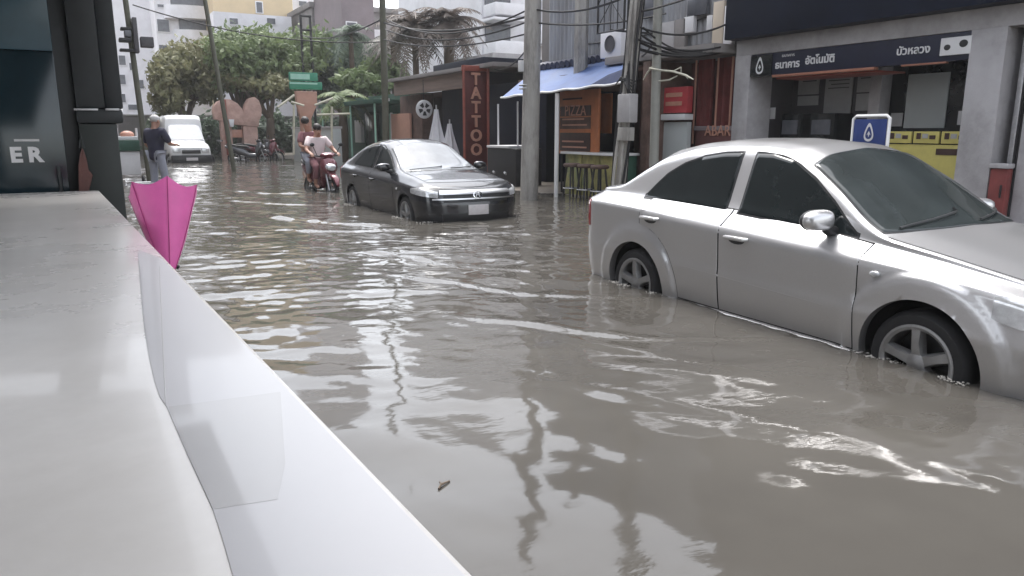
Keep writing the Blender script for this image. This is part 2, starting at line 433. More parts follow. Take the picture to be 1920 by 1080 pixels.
def wheel(parent, x, y, z, R, rim, wdt, spokes=5, sg=1):
    """sg = -1: outer face towards -y"""
    W = empty('wheel', (x, y, z)); W.parent = parent
    Mx = Matrix.Rotation(PI / 2 * sg, 4, 'X') @ Matrix.Diagonal((1, 1, -1, 1))   # local +z looks outwards
    Mx = Matrix.Rotation(PI / 2, 4, 'X') if sg < 0 else Matrix.Rotation(-PI / 2, 4, 'X')
    h = wdt / 2
    MB().lathe([(rim - .01, -h), (rim + .02, -h), (R - .03, -h), (R - .006, -h + .03), (R, -h + .06), (R, h - .06), (R - .006, h - .03), (R - .03, h), (rim + .03, h + .004), (rim + .012, h), (rim + .004, h - .03), (rim - .01, -h)], 40, Mx).build('tyre', M['rubber'], W)
    mb = MB(); mb.lathe([(rim + .008, h - .012), (rim + .010, h), (rim - .004, h + .003), (rim - .02, h - .008), (rim - .028, h - .05), (rim - .03, -h)], 40, Mx)
    for k in range(spokes):
        R2 = Mx @ Matrix.Rotation(2 * PI * k / spokes + PI / 2 + .08, 4, 'Z')
        w0, w1 = .034, .026
        vs = [(.03, -w0 * 1.1, h - .055), (.03, w0 * 1.1, h - .055), (rim - .008, w1 * 1.3, h - .04), (rim - .008, -w1 * 1.3, h - .04),
              (.03, -w0 * .8, h - .012), (.03, w0 * .8, h - .012), (rim * .55, w1 * .75, h - .001), (rim * .55, -w1 * .75, h - .001), (rim - .008, w1, h - .008), (rim - .008, -w1, h - .008)]
        mb.add([R2 @ Vector(v) for v in vs], [(4, 5, 6, 7), (7, 6, 8, 9), (0, 3, 9, 7, 4), (1, 5, 6, 8, 2), (2, 8, 9, 3), (0, 4, 5, 1)])
    mb.lathe([(0, h - .002), (.03, h - .004), (.055, h - .012), (.06, h - .05)], 20, Mx)
    mb.build('rim', M['alloy'], W, smooth=35)
    MB().lathe([(0, -h * .2), (.13, -h * .2), (rim - .03, -h * .3)], 24, Mx).build('brake_disc', M['black_plastic'], W)
    return W

def sedan(name, label, loc, rz, T, paint, group=None):
    root = empty(name, loc, rz, label, 'car', group)
    S = Shell(T); wb, hz, R = T['wb'], T['hubz'], T['R']
    S.body('body', paint, root)
    # closed floor and wheel wells
    mb = MB(); mb.box(S.xr - .2, S.xf + .3, -.70, .70, .17, .2)
    mb.build('floor_pan', M['black_plastic'], root, smooth=None)
    for hx in (0, wb):
        for sg in (1, -1):
            mb = MB(); prof = []
            for k in range(25):
                an = PI * (-.12 + 1.24 * k / 24); prof.append((hx + (R + .003) * math.cos(an), hz + (R + .003) * math.sin(an)))
            Pg = [[(px, sg * yy, pz) for px, pz in prof] for yy in (.60, .76, T['yw'] - .055)]
            mb.grid(Pg); vs = [(px, sg * .60, pz) for px, pz in prof]
            mb.add(vs, [tuple(range(len(vs)))])
            mb.build('wheel_well', M['black_gap'], root, smooth=30)
            wheel(root, hx, sg * (T['yw'] - .11), hz, T['tyre'], T['rim'], .19, T.get('spokes', 5), sg)
    # doors on both sides, with a dark shut line round each
    belt = lambda s: float(np.interp(s, S.sx, S.G[:, S.jb, 2]))
    for sg in (1, -1):
        for nm, slo, shi in (('front_door', T['fd'][0], T['fd'][1]), ('rear_door', T['rd'][0], T['rd'][1])):
            z0 = T['sill']
            def sz(a, b, g):
                ztop = belt((slo if not callable(slo) else .3) * (1 - a) + shi * a) - .004 + g
                z = (z0 - g) + b * (ztop - z0 + g)
                s0 = (slo(z) if callable(slo) else slo) - g; s1 = shi + g
                return s0 + (s1 - s0) * a, z
            d = patch(lambda a, b, e: S.side(*sz(a, b, 0), -.001 if e else .0035, sg), 26, 26).build(nm, paint, root, smooth=35)
            patch(lambda a, b, e: S.side(*sz(a, b, .0055), .0008, sg), 26, 26).build('door_seal', M['black_gap'], d, smooth=60)
            hs, hzz = T['handles'][0 if nm == 'front_door' else 1]
            hd = MB()
            q = [S.side(hs + dx, hzz + dz, .004 + o, sg) for dx, dz, o in ((-.10, .003, .0), (-.085, .003, .03), (0, .006, .036), (.085, .003, .03), (.10, .003, .0))]
            hd.tube(q, [.012, .014, .015, .014, .012], 8)
            hd.build('handle', T['handle_mat'], d)
            cup = MB(); cc = [S.side(hs + .075 * math.cos(t) , hzz - .012 + .028 * math.sin(t), .0055, sg) for t in np.linspace(0, 2 * PI, 15)[:-1]]
            cup.add(cc, [tuple(range(14))]); cup.build('handle_cup', M['black_plastic'], d, smooth=None)
        # side glass with its black surround
        for nm, w in (('front_side_window', T['fw']), ('rear_side_window', T['rw'])):
            xs = np.array([p[0] for p in w['lo']]), np.array([p[1] for p in w['lo']]); xh = np.array([p[0] for p in w['hi']]), np.array([p[1] for p in w['hi']])
            s0, s1 = w['hi'][0][0], w['hi'][-1][0]
            def wz(a, b, g):
                s = s0 - g + (s1 - s0 + 2 * g) * a
                lo = np.interp(s, *xs) - g; hi = np.interp(s, *xh) + g
                sl = w.get('slant', 0.) ; z = lo + (hi - lo) * b
                return s + sl * (z - belt(s)) * (1 - a if nm == 'front_side_window' else a), z
            f = patch(lambda a, b, e: S.side(*wz(a, b, .016), -.001 if e else .003, sg), 40, 12).build('window_seal', M['black_plastic'], root, smooth=60)
            patch(lambda a, b, e: S.side(*wz(a, b, 0.), .002 if e else .0055, sg), 40, 12).build('side_window', M['tint_glass'], f, smooth=60)
        # door mirror
        mx, mz = T['mirror']; bx, by, bz = S.side(mx, mz, 0, sg)
        mr = MB(); mr.ball((0, 0, 0), 1, 1, 1, 24, 14)
        sp_ = lambda q, e: math.copysign(abs(q) ** e, q)
        mr.v = [(mx - .03 + .070 * sp_(p[0], .75) * (1.0 if p[0] > 0 else .55), sg * (by * sg + .135 + .118 * sp_(p[1], .8)), mz + .072 + .064 * sp_(p[2], .75) * (1 - .12 * p[1])) for p in mr.v]
        mo = mr.build('door_mirror', paint, root, smooth=80)
        mk = MB(); mk.ball((mx - .06, sg * (by * sg + .135), mz + .068), .058, .108, .066, 14, 8)
        mk.tube([(mx - .01, by - sg * .02, mz - .01), (mx - .01, by + sg * .06, mz + .01), (mx - .02, by + sg * .10, mz + .045)], [.04, .034, .03], 8)
        mk.build('mirror_foot', M['black_plastic'], mo, smooth=60)
        # side repeater, rocker strip
        rp = MB(); c = S.side(*T['repeater'], .006, sg); rp.ball(c, .035, .008, .018); rp.build('side_repeater', M['lamp_glass'], root, smooth=60)
        rk = MB(); rk.tube([S.side(s, T['sill'] - .018, .006, sg) for s in np.linspace(R + .07, wb - R - .05, 12)], .011, 6); rk.build('sill_trim', T['sill_mat'], root)
        # waist crease as a fine raised line
        cr = MB(); cr.tube([S.side(s, T['crease'](s), -.004, sg) for s in np.linspace(.44, 2.02, 20)], [.002, .006] + [.009] * 16 + [.006, .002], 6); cr.build('crease', paint, root, smooth=80)
        # lamps
        hl = T['headlight']
        patch(lambda a, b, e: S.side(hl['s'][0] + (hl['s'][1] - hl['s'][0]) * a, np.interp(a, (0, 1), hl['lo']) + (np.interp(a, (0, .5, 1), hl['hi']) - np.interp(a, (0, 1), hl['lo'])) * (b if .02 < a else .5 + (b - .5) * hl.get('tip', .4)), -.001 if e else .008, sg), 18, 10).build('headlight', M['lamp_glass'], root, smooth=60)
        tl = T['taillight']
        patch(lambda a, b, e: S.side(tl['s'][0] + (tl['s'][1] - tl['s'][0]) * a, tl['lo'] + (tl['hi'] - tl['lo']) * b, -.001 if e else .008, sg), 14, 10).build('taillight', M['red_lamp'], root, smooth=60)
    # windscreen, rear window, bonnet, boot lid: laid over the top of the shell
    def both(fn):   # a in -1..1 across
        return lambda a, b, e: fn(abs(a), b, e, 1 if a >= 0 else -1)
    def toppatch(s_lo, s_hi, t0, off, na=28, nb=22, rim=-.002):
        def f(a, b, e):
            aa = 2 * a - 1; t = 1 - abs(aa) * (1 - t0); sg = 1 if aa >= 0 else -1
            lo, hi = s_lo(abs(aa)), s_hi(abs(aa)); return S.top(lo + (hi - lo) * b, t, rim if e else off, sg)
        return patch(f, na, nb)
    ws, rwn, bo, bt = T['windscreen'], T['rear_window'], T['bonnet'], T['boot']
    toppatch(lambda a: ws[0] - .012 + .02 * a * a, lambda a: ws[1] + .012 - ws[2] * a * a, ws[3] - .03, .002).build('windscreen_seal', M['black_plastic'], root, smooth=60)
    toppatch(lambda a: ws[0] + .02 * a * a, lambda a: ws[1] - ws[2] * a * a, ws[3], .006, rim=.002).build('windscreen', T.get('ws_mat', M['wind_glass']), root, smooth=60)
    toppatch(lambda a: rwn[0] + .06 * a * a, lambda a: rwn[1] - .02 * a * a, .10, .005).build('rear_window', M['tint_glass'], root, smooth=60)
    bb = toppatch(lambda a: bo[0] - ws[2] * a * a, lambda a: bo[1] - bo[2] * a * a, .05, .004).build('bonnet', paint, root, smooth=40)
    toppatch(lambda a: bo[0] - ws[2] * a * a - .006, lambda a: bo[1] - bo[2] * a * a + .006, .035, .0012).build('bonnet_seal', M['black_gap'], bb, smooth=60)
    bl = toppatch(lambda a: bt[0] + .05 * a * a, lambda a: bt[1], .06, .004).build('boot_lid', paint, root, smooth=40)
    toppatch(lambda a: bt[0] - .006 + .05 * a * a, lambda a: bt[1] + .006, .045, .0012).build('boot_seal', M['black_gap'], bl, smooth=60)
    wi = MB()
    for a0, a1, sg in ((.88, .30, 1), (.30, .22, -1)):
        pts = []
        for k in range(8):
            q = k / 7; t = a0 + (a1 - a0) * q if sg > 0 else a0 + (1 - a0) * min(q * 1.4, 1) if q < .71 else 1
            pts.append(S.top(ws[1] - .03 - .11 * q - (ws[2] * (1 - t) ** 2), min(t, .99), .018, -1 if (sg < 0) else 1))
        wi.tube(pts, .007, 6)
    wi.build('wipers', M['black_plastic'], root)
    # across the nose and the tail
    def across(sA, end, zlo, zhi, off, na=30, nb=8):
        def f(a, b, e):
            aa = 2 * a - 1; s = end + (sA - end) * abs(aa)
            lo = zlo(abs(aa)) if callable(zlo) else zlo; hi = zhi(abs(aa)) if callable(zhi) else zhi
            return S.side(s, lo + (hi - lo) * b, -.001 if e else off, 1 if aa >= 0 else -1)
        return patch(f, na, nb)
    e1 = S.sx[-1]; e0 = S.sx[0]
    for nm, sA, lo, hi, off, mk in T['nose']:
        across(sA, e1, lo, hi, off).build(nm, M[mk], root, smooth=50)
    for nm, sA, lo, hi, off, mk in T['tail']:
        across(sA, e0, lo, hi, off).build(nm, M[mk], root, smooth=50)
    zn = T['plate_z']
    p = S.side(e1, zn, 0); MB().box(p[0] - .01, p[0] + .022, -.17, .17, zn - .075, zn + .075).build('number_plate', M['plate_white'], root, bevel=.004)
    p = S.side(e0, .62, 0); MB().box(p[0] - .022, p[0] + .01, -.17, .17, .55, .70).build('number_plate', M['plate_white'], root, bevel=.004)
    if T.get('emblem'):
        p = S.side(e1, T['emblem'], .012); Mx = frame(p, (0, 1, 0), (-.2, 0, 1))
        eb = MB()
        eb.lathe([(.062, 0), (.066, .012), (.055, .014), (.052, 0)], 20, Mx @ Matrix.Diagonal((1.15, .9, 1, 1)))
        eb.box(-.034, -.022, -.035, .035, 0, .012, M=Mx); eb.box(.022, .034, -.035, .035, 0, .012, M=Mx); eb.box(-.022, .022, -.006, .006, 0, .012, M=Mx)
        eb.build('emblem', M['chrome'], root)
    return root, S

def const(v): return [(-2, v), (5, v)]
# the silver sedan on the right -------------------------------------------------
WB = 2.47
silver = dict(xr=-.50, xf=2.96, wb=WB, hubz=.285, R=.352, flare=.020, flw=.135, tyre=.292, rim=.205, yw=.855, pe=.72,
    Lr=[.40, .44, .47, .48, .48, .46, .45, .40, .38, .38, .38], Lf=[.27, .33, .36, .36, .36, .32, .29, .25, .22, .22, .22],
    z=[const(.15), const(.20), const(.36), [(-1.2, .56), (.3, .535), (1.6, .495), (3.5, .50)], [(-1.2, .62), (.3, .60), (1.6, .555), (3.5, .55)],
       [(-1.2, .93), (-.07, .892), (1.02, .83), (1.82, .79), (2.5, .745), (2.95, .70), (3.3, .63)],
       [(-1.2, .955), (-.07, .920), (1.02, .862), (1.82, .825), (2.5, .782), (2.95, .735), (3.3, .66)],
       [(-1.2, .975), (-.55, 1.0), (0., .995), (1.0, .97), (1.7, .925), (2.1, .885), (2.5, .835), (2.95, .765), (3.3, .69)],
       [(-1.2, .985), (-.80, 1.025), (-.56, 1.035), (-.42, 1.065), (-.2, 1.185), (0., 1.285), (.3, 1.365), (.6, 1.402), (1.0, 1.408), (1.25, 1.385), (1.5, 1.29), (1.75, 1.145), (1.97, .99), (2.1, .925), (2.5, .862), (2.95, .785), (3.3, .70)],
       [(-1.2, 1.0), (-.80, 1.042), (-.58, 1.052), (-.46, 1.085), (-.2, 1.265), (0., 1.375), (.3, 1.435), (.6, 1.456), (1.0, 1.456), (1.3, 1.43), (1.5, 1.365), (1.75, 1.215), (2.0, 1.045), (2.15, .962), (2.5, .898), (2.95, .805), (3.3, .71)],
       [(-1.2, 1.0), (-.80, 1.05), (-.60, 1.06), (-.48, 1.09), (-.2, 1.30), (-.02, 1.40), (.3, 1.462), (.6, 1.478), (1.0, 1.48), (1.3, 1.458), (1.45, 1.425), (1.75, 1.26), (2.0, 1.10), (2.2, .972), (2.5, .915), (2.95, .815), (3.3, .71)]],
    y=[const(.70), const(.800), const(.828), const(.846), const(.843), [(-1., .845), (0, .858), (2, .858), (2.95, .832)], [(-1., .828), (0, .846), (2, .846), (2.95, .815)],
       [(-1., .70), (0., .708), (1., .714), (2., .714), (2.9, .70)],
       [(-1., .70), (-.55, .69), (-.3, .655), (0., .615), (.4, .578), (1.0, .568), (1.3, .578), (1.6, .625), (1.97, .700), (2.15, .715), (2.9, .69)],
       [(-1., .48), (-.55, .47), (0., .42), (.4, .38), (1.0, .37), (1.4, .39), (2.1, .48), (2.9, .46)], const(0.)],
    fd=(.955, 2.075), rd=(lambda z: max(.06, math.sqrt(max(.515 ** 2 - (z - .285) ** 2, 0)) if z < .79 else .06), .945),
    sill=.265, handles=((1.13, .805), (.20, .85)), mirror=(1.80, .925), repeater=(2.19, .735), crease=lambda s: .535 - .032 * (s - .3),
    handle_mat=M['silver_paint'], sill_mat=M['chrome'],
    fw=dict(lo=[(.90, .968), (1.94, .912)], hi=[(1.005, 1.372), (1.15, 1.372), (1.33, 1.335), (1.55, 1.222), (1.75, 1.085), (1.90, .955), (1.955, .916)], slant=0.),
    rw=dict(lo=[(-.06, .998), (.90, .970)], hi=[(-.045, 1.005), (.03, 1.085), (.14, 1.185), (.30, 1.272), (.50, 1.335), (.70, 1.365), (.87, 1.372)], slant=0.),
    headlight=dict(s=(2.835, 3.20), lo=(.615, .55), hi=(.735, .735, .665), tip=.9), taillight=dict(s=(-.97, -.62), lo=.70, hi=.93),
    windscreen=(1.46, 2.215, .13, .10), rear_window=(-.48, -.06), bonnet=(2.26, 3.08, .10), boot=(-.86, -.62),
    nose=[('grille', 3.25, .56, .655, .006, 'black_plastic'), ('grille_bar', 3.24, .60, .622, .014, 'chrome'), ('air_intake', 3.24, .27, .38, .004, 'black_plastic')],
    tail=[('boot_trim', -.92, .75, .78, .01, 'chrome')], plate_z=.46)
car1, S1 = sedan('silver_sedan', 'silver saloon car with tinted windows driving through the floodwater at the right', (4.73, 4.73, ROAD), -PI / 2 - .02, silver, M['silver_paint'])

# the dark grey sedan further up ------------------------------------------------
WB2 = 2.60
grey = dict(xr=-.55, xf=2.90, wb=WB2, hubz=.30, R=.35, flare=.006, flw=.06, tyre=.305, rim=.215, yw=.872, pe=.70,
    Lr=[.34, .38, .42, .43, .43, .41, .40, .36, .34, .34, .34], Lf=[.43, .50, .54, .54, .53, .50, .47, .41, .37, .37, .37],
    z=[const(.15), const(.19), const(.34), const(.50), const(.56),
       [(-1.2, .90), (0., .865), (1.02, .825), (2.1, .79), (2.9, .745), (3.4, .67)],
       [(-1.2, .935), (0., .895), (1.02, .855), (2.1, .825), (2.9, .775), (3.4, .70)],
       [(-1.2, 1.0), (-.55, 1.0), (0., .985), (1.0, .955), (1.8, .93), (2.1, .92), (2.6, .88), (3.0, .82), (3.5, .735)],
       [(-1.2, 1.01), (-.80, 1.05), (-.50, 1.10), (-.20, 1.21), (.1, 1.31), (.4, 1.365), (.8, 1.39), (1.1, 1.375), (1.35, 1.30), (1.65, 1.15), (1.97, .985), (2.15, .945), (2.6, .90), (3.0, .835), (3.5, .745)],
       [(-1.2, 1.02), (-.80, 1.06), (-.58, 1.09), (-.20, 1.27), (.1, 1.38), (.4, 1.43), (.8, 1.45), (1.15, 1.43), (1.4, 1.36), (1.7, 1.2), (2.0, 1.04), (2.2, .972), (2.6, .925), (3.0, .852), (3.5, .75)],
       [(-1.2, 1.02), (-.80, 1.065), (-.60, 1.10), (-.20, 1.30), (.1, 1.405), (.4, 1.45), (.8, 1.47), (1.15, 1.455), (1.35, 1.41), (1.7, 1.235), (2.05, 1.05), (2.25, .985), (2.6, .94), (3.0, .86), (3.5, .75)]],
    y=[const(.70), const(.80), const(.835), const(.858), const(.862), [(-1., .862), (0, .874), (2, .874), (3., .85)], [(-1., .84), (0, .856), (2, .856), (3., .83)],
       [(-1., .76), (0., .765), (1., .772), (2., .772), (3., .75)],
       [(-1., .70), (-.5, .68), (-.2, .65), (.1, .61), (.5, .585), (1.0, .58), (1.35, .60), (1.65, .645), (1.97, .715), (2.15, .73), (3., .70)],
       [(-1., .48), (-.5, .47), (.1, .42), (.5, .39), (1.0, .385), (1.4, .40), (2.1, .49), (3., .46)], const(0.)],
    fd=(.97, 2.10), rd=(lambda z: max(.10, math.sqrt(max(.45 ** 2 - (z - .30) ** 2, 0)) if z < .74 else .10), .96),
    sill=.265, handles=((1.13, .79), (.24, .81)), mirror=(1.82, .945), repeater=(2.28, .70), crease=lambda s: .545 - .01 * s,
    handle_mat=M['grey_paint'], sill_mat=M['black_plastic'],
    fw=dict(lo=[(.92, .962), (1.94, .945)], hi=[(1.0, 1.355), (1.12, 1.34), (1.35, 1.25), (1.6, 1.12), (1.85, .985), (1.93, .95)]),
    rw=dict(lo=[(-.12, .99), (.90, .962)], hi=[(-.10, .998), (.02, 1.10), (.16, 1.22), (.35, 1.31), (.60, 1.355), (.89, 1.362)]),
    headlight=dict(s=(2.84, 3.32), lo=(.675, .615), hi=(.745, .765, .705), tip=.5), taillight=dict(s=(-.96, -.62), lo=.72, hi=.94),
    windscreen=(1.34, 2.27, .14, .10), rear_window=(-.54, -.02), bonnet=(2.32, 3.14, .10), boot=(-.86, -.64), ws_mat=None,
    nose=[('grille', 3.36, .545, .66, .006, 'black_plastic'), ('grille_wing', 3.33, .662, .715, .016, 'chrome_soft'), ('chrome_strip', 3.26, .585, .605, .012, 'chrome_soft'), ('air_intake', 3.34, .25, .38, .004, 'black_plastic')],
    tail=[('boot_trim', -.92, .75, .78, .01, 'chrome')], plate_z=.43, emblem=.645)
grey['ws_mat'] = mat('clear_windscreen', (.16, .17, .18), .05, var=.25, scale=2, spec=.7)
car2, S2 = sedan('dark_grey_sedan', 'dark grey saloon car with chrome nose facing the camera in the flood', (4.93, 12.90, ROAD), -PI / 2, grey, M['grey_paint'])
car2.scale = (.96, .95, .955)
# ------------------------------------------------------------------ where things stand: a pixel of the 1920 px photograph carried out to a real plane
_f, _p, _h = 1390., math.atan(295 / 1390), 1.28
def _ray(u, v):
    x, zz = (u - 960) / _f, (540 - v) / _f
    y, z = math.cos(_p) + zz * math.sin(_p), zz * math.cos(_p) - math.sin(_p)
    ca, sa = math.cos(.52), math.sin(.52)
    return x * ca + y * sa, -x * sa + y * ca, z
def px(u, v, X): d = _ray(u, v); t = X / d[0]; return d[1] * t, _h + d[2] * t          # -> Y, Z on the plane X
def py(u, v, Y): d = _ray(u, v); t = Y / d[1]; return d[0] * t, _h + d[2] * t          # -> X, Z on the plane Y
def rectX(u0, v0, u1, v1, X):
    (ya, za), (yb, zb) = px(u0, v0, X), px(u1, v1, X)
    return min(ya, yb), max(ya, yb), min(za, zb), max(za, zb)
def rectY(u0, v0, u1, v1, Y):
    (xa, za), (xb, zb) = py(u0, v0, Y), py(u1, v1, Y)
    return min(xa, xb), max(xa, xb), min(za, zb), max(za, zb)

M['grey_render'] = mat('grey_render', (.36, .35, .36), .7, var=.10, scale=2.5, bump=.12, bscale=60, dark=(.13, .125, .12), darkamt=.5)
M['pale_tile'] = mat('pale_tile', (.36, .35, .355), .5, var=.07, scale=4, dark=(.2, .19, .18), darkamt=.4)
M['navy'] = mat('navy_panel', (.005, .008, .019), .45, var=.3, scale=2, spec=.2)
M['navy_sign'] = mat('navy_sign', (.010, .013, .032), .35, var=.2, scale=3)
M['dark_glass'] = mat('dark_shop_glass', (.012, .015, .016), .12, var=.3, scale=2)
M['dark_wall'] = mat('dark_wall', (.075, .072, .078), .7, var=.15, scale=3)
M['poster'] = mat('poster_paper', (.33, .33, .33), .55, var=.08, scale=9)
M['panel_white'] = mat('white_board', (.40, .43, .43), .35, var=.03)
M['sign_white'] = mat('sign_white', (.62, .62, .63), .4, var=.05)
M['orange_strip'] = mat('orange_strip', (.30, .13, .085), .45, var=.15)
M['yellow'] = mat('yellow_board', (.50, .44, .13), .5, var=.12, scale=5)
M['blue_sign'] = mat('blue_sign', (.020, .042, .16), .35, var=.1)
M['red_dark'] = mat('dark_red_cloth', (.16, .035, .032), .8, var=.3, scale=5, bump=.2, bscale=20)
M['maroon_wall'] = mat('maroon_wall', (.10, .036, .034), .7, var=.3, scale=3)
M['red_sign'] = mat('red_sign', (.42, .05, .06), .45, var=.12)
M['red_frame'] = mat('red_frame', (.24, .06, .042), .5, var=.25, scale=6)
M['letter_pale'] = mat('letter_pale', (.46, .235, .17), .5, var=.15)
M['corr'] = mat('weathered_sheet', (.30, .31, .33), .6, var=.2, scale=2, bump=.2, bscale=30, stretch=(1, 1, .12), dark=(.13, .12, .115), darkamt=.75)
M['white_wall'] = mat('white_wall', (.74, .73, .75), .7, var=.06, scale=1.5, dark=(.48, .47, .46), darkamt=.35)
M['cream_wall'] = mat('cream_wall', (.58, .50, .40), .7, var=.08, scale=1.2, dark=(.38, .33, .28), darkamt=.4)
M['yellow_wall'] = mat('yellow_wall', (.58, .46, .29), .7, var=.08, scale=1)
M['mauve_wall'] = mat('mauve_wall', (.20, .165, .175), .7, var=.15, scale=1)
M['dull_wall'] = mat('dull_wall', (.22, .205, .20), .8, var=.2, scale=1, dark=(.12, .11, .1), darkamt=.6)
M['far_glass'] = mat('far_window_glass', (.10, .105, .12), .25, var=.3, scale=3)
M['wood'] = mat('old_brown_board', (.22, .165, .14), .7, var=.25, scale=3, stretch=(1, .2, 3))
M['concrete'] = mat('concrete', (.36, .345, .32), .8, var=.2, scale=7, bump=.4, bscale=50, dark=(.13, .12, .115), darkamt=.95, stretch=(1, 1, .22))
M['tarp'] = mat('blue_tarpaulin', (.042, .088, .235), .55, var=.3, scale=2.2, bump=.35, bscale=5, dark=(.10, .155, .27), darkamt=.5)
M['tarp_dark'] = mat('dark_blue_tarpaulin', (.012, .022, .075), .5, var=.3, scale=3, bump=.3, bscale=6)
M['tile_dark'] = mat('dark_ridge_tile', (.05, .055, .085), .5, var=.3, scale=8)
M['orange_menu'] = mat('orange_menu', (.44, .155, .062), .45, var=.2, scale=4)
M['menu_dark'] = mat('menu_dark', (.045, .022, .018), .5, var=.4, scale=9)
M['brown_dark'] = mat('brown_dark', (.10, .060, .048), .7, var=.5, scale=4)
M['green_dark'] = mat('green_dark', (.018, .065, .042), .6, var=.3, scale=4)
M['green_sign'] = mat('green_sign', (.028, .20, .115), .45, var=.12, scale=5)
M['green_pale'] = mat('green_pale', (.30, .52, .42), .5, var=.1)
M['pink_panel'] = mat('pink_panel', (.42, .235, .175), .6, var=.1, scale=4)
M['peach'] = mat('peach_stone', (.48, .315, .265), .8, var=.16, scale=3, bump=.3, bscale=14, dark=(.27, .15, .12), darkamt=.6)
M['olive_metal'] = mat('olive_metal', (.085, .085, .06), .6, var=.2)
M['black_iron'] = mat('black_iron', (.016, .016, .018), .55, var=.3)
M['cable'] = mat('cable', (.012, .012, .014), .6, var=0)
M['cloth_white'] = mat('white_canvas', (.55, .55, .58), .8, var=.08, scale=6, bump=.2, bscale=20)
M['thatch'] = mat('dry_thatch', (.20, .17, .135), .9, var=.4, scale=5, bump=.4, bscale=30)
m_drop = M['sign_white']

def drop_emblem(parent, Mx, s, mt):
    """an upright drop outline with a small bud inside"""
    mb = MB(); out, inn = [], []
    for k in range(28):
        t = 2 * PI * k / 28; r = 1 - .0 * t
        x = math.sin(t) * .62 * (1 - .38 * math.cos(t)); y = math.cos(t) if math.cos(t) < .3 else .3 + (math.cos(t) - .3) * 1.35
        out.append((x * s, y * s)); inn.append((x * s * .68, (y - .06) * s * .68))
    n = 28
    vs = [Mx @ Vector((a, b, .006)) for a, b in out] + [Mx @ Vector((a, b, .006)) for a, b in inn]
    mb.add(vs, [(i, (i + 1) % n, n + (i + 1) % n, n + i) for i in range(n)])
    bud = [(-.28, -.25), (0, .28), (.28, -.25), (.12, -.12), (0, -.5), (-.12, -.12)]
    mb.add([Mx @ Vector((a * s, b * s, .006)) for a, b in bud], [(0, 5, 1), (1, 3, 2), (5, 4, 3), (1, 5, 3)])
    return mb.build('emblem', mt, parent, smooth=None, fix=False)

# ------------------------------------------------------------------ bank front on the right
bank = empty('bank_building', (9.5, 7.0, ROAD), 0, 'grey bank front with a navy fascia and pillars behind the silver car', 'building')
def part(mb, name, mt, parent, **k):
    o = mb.build(name, mt, parent, **k)
    return o
O_ = Vector((9.5, 7.0, ROAD))
def rel(parent_empty): return Matrix.Translation(-Vector(parent_empty.location))
def pbox(parent, name, mt, x0, x1, y0, y1, z0, z1, bevel=.006, **k):
    l = parent.matrix_basis.translation if parent is not None else Vector()
    w_ = parent
    while w_ is not None and w_.parent is not None: w_ = w_.parent; l = l + w_.matrix_basis.translation
    return MB().box(x0 - l.x, x1 - l.x, y0 - l.y, y1 - l.y, z0 - l.z, z1 - l.z).build(name, mt, parent, bevel=bevel, **k)
YL1, YL0 = 9.12, 8.80          # left pillar
YR1, YR0 = 5.36, 4.95          # right pillar
pbox(bank, 'pillar', M['grey_render'], 9.42, 9.95, YL0, YL1, ROAD, 2.46)
pbox(bank, 'pillar', M['grey_render'], 9.42, 9.95, YR0, YR1, ROAD, 2.46)
pbox(bank, 'beam', M['grey_render'], 9.43, 10.0, 1.2, YL1, 2.46, 2.70)
pbox(bank, 'fascia', M['navy'], 9.18, 9.9, 1.2, 9.16, 2.703, 4.7, bevel=.015)
pbox(bank, 'fascia_lip', M['navy'], 9.22, 9.597, 1.2, 9.14, 4.703, 4.80)
pbox(bank, 'rear_wall', M['dark_wall'], 10.7, 10.9, 1.2, YL1, ROAD, 2.7)
pbox(bank, 'side_wall', M['dark_wall'], 9.953, 10.697, YL1 - .12, YL1, ROAD, 2.455)
pbox(bank, 'raised_floor', M['pale_tile'], 9.2, 10.697, 1.2, YL1 - .15, ROAD, .16)
pbox(bank, 'upper_storeys', M['dark_wall'], 9.6, 15, 1.2, 9.1, 4.853, 11.5)
for k in range(2):
    for yy in (2.2, 4.6, 7.0):
        f = pbox(bank, 'window', M['dark_wall'], 9.55, 9.598, yy, yy + 1.5, 6.0 + 3 * k, 7.5 + 3 * k)
        MB().box(9.54 - 9.5, 9.549 - 9.5, yy + .08 - 7.0, yy + 1.42 - 7.0, 6.08 + 3 * k - ROAD, 7.42 + 3 * k - ROAD).build('pane', M['far_glass'], f, smooth=None)
# far right bay beyond the pillar
pbox(bank, 'pillar', M['grey_render'], 9.55, 9.95, 4.52, 4.72, ROAD, 2.455)
pbox(bank, 'shutter_post', M['steel'], 9.6, 9.66, 4.80, 4.86, ROAD, 2.455)
# signboard under the beam
sb = pbox(bank, 'signboard', M['navy_sign'], 9.445, 9.6, YR1 + .003, YL0 - .003, 2.125, 2.455)
a0, a1, b0, b1 = rectX(1414, 108, 1446, 141, 9.43)
em = pbox(bank, 'emblem_panel', M['dark_glass'], 9.42, 9.444, a0, YL0 - .01, 2.12, 2.44)
drop_emblem(em, on_facade(9.405, (a0 + YL0) / 2, 2.265) @ Matrix.Identity(4), .115, m_drop)
em.children[0].data.transform(Matrix.Translation(-O_))
def btext(txt, u, v, X, size, mt, parent, sx=1., **k):
    y, z = px(u, v, X); o = text_obj(txt, size, .004, mt, parent, Matrix.Translation(-O_) @ on_facade(X, y, z), sx=sx, **k); return o
btext('ธนาคาร', 1476, 121, 9.436, .150, M['sign_white'], sb, 1.0, bold=.004); btext('อัตโนมัติ', 1537, 112, 9.436, .150, M['sign_white'], sb, 1.0, bold=.004)
btext('ธนาคาร', 1478, 103.5, 9.436, .06, M['sign_white'], sb, 1.3)
btext('บัวหลวง', 1712, 94.5, 9.436, .14, M['sign_white'], sb, 1.0, bold=.003)
y0, y1, z0, z1 = rectX(1448, 133, 1642, 116, 9.42)
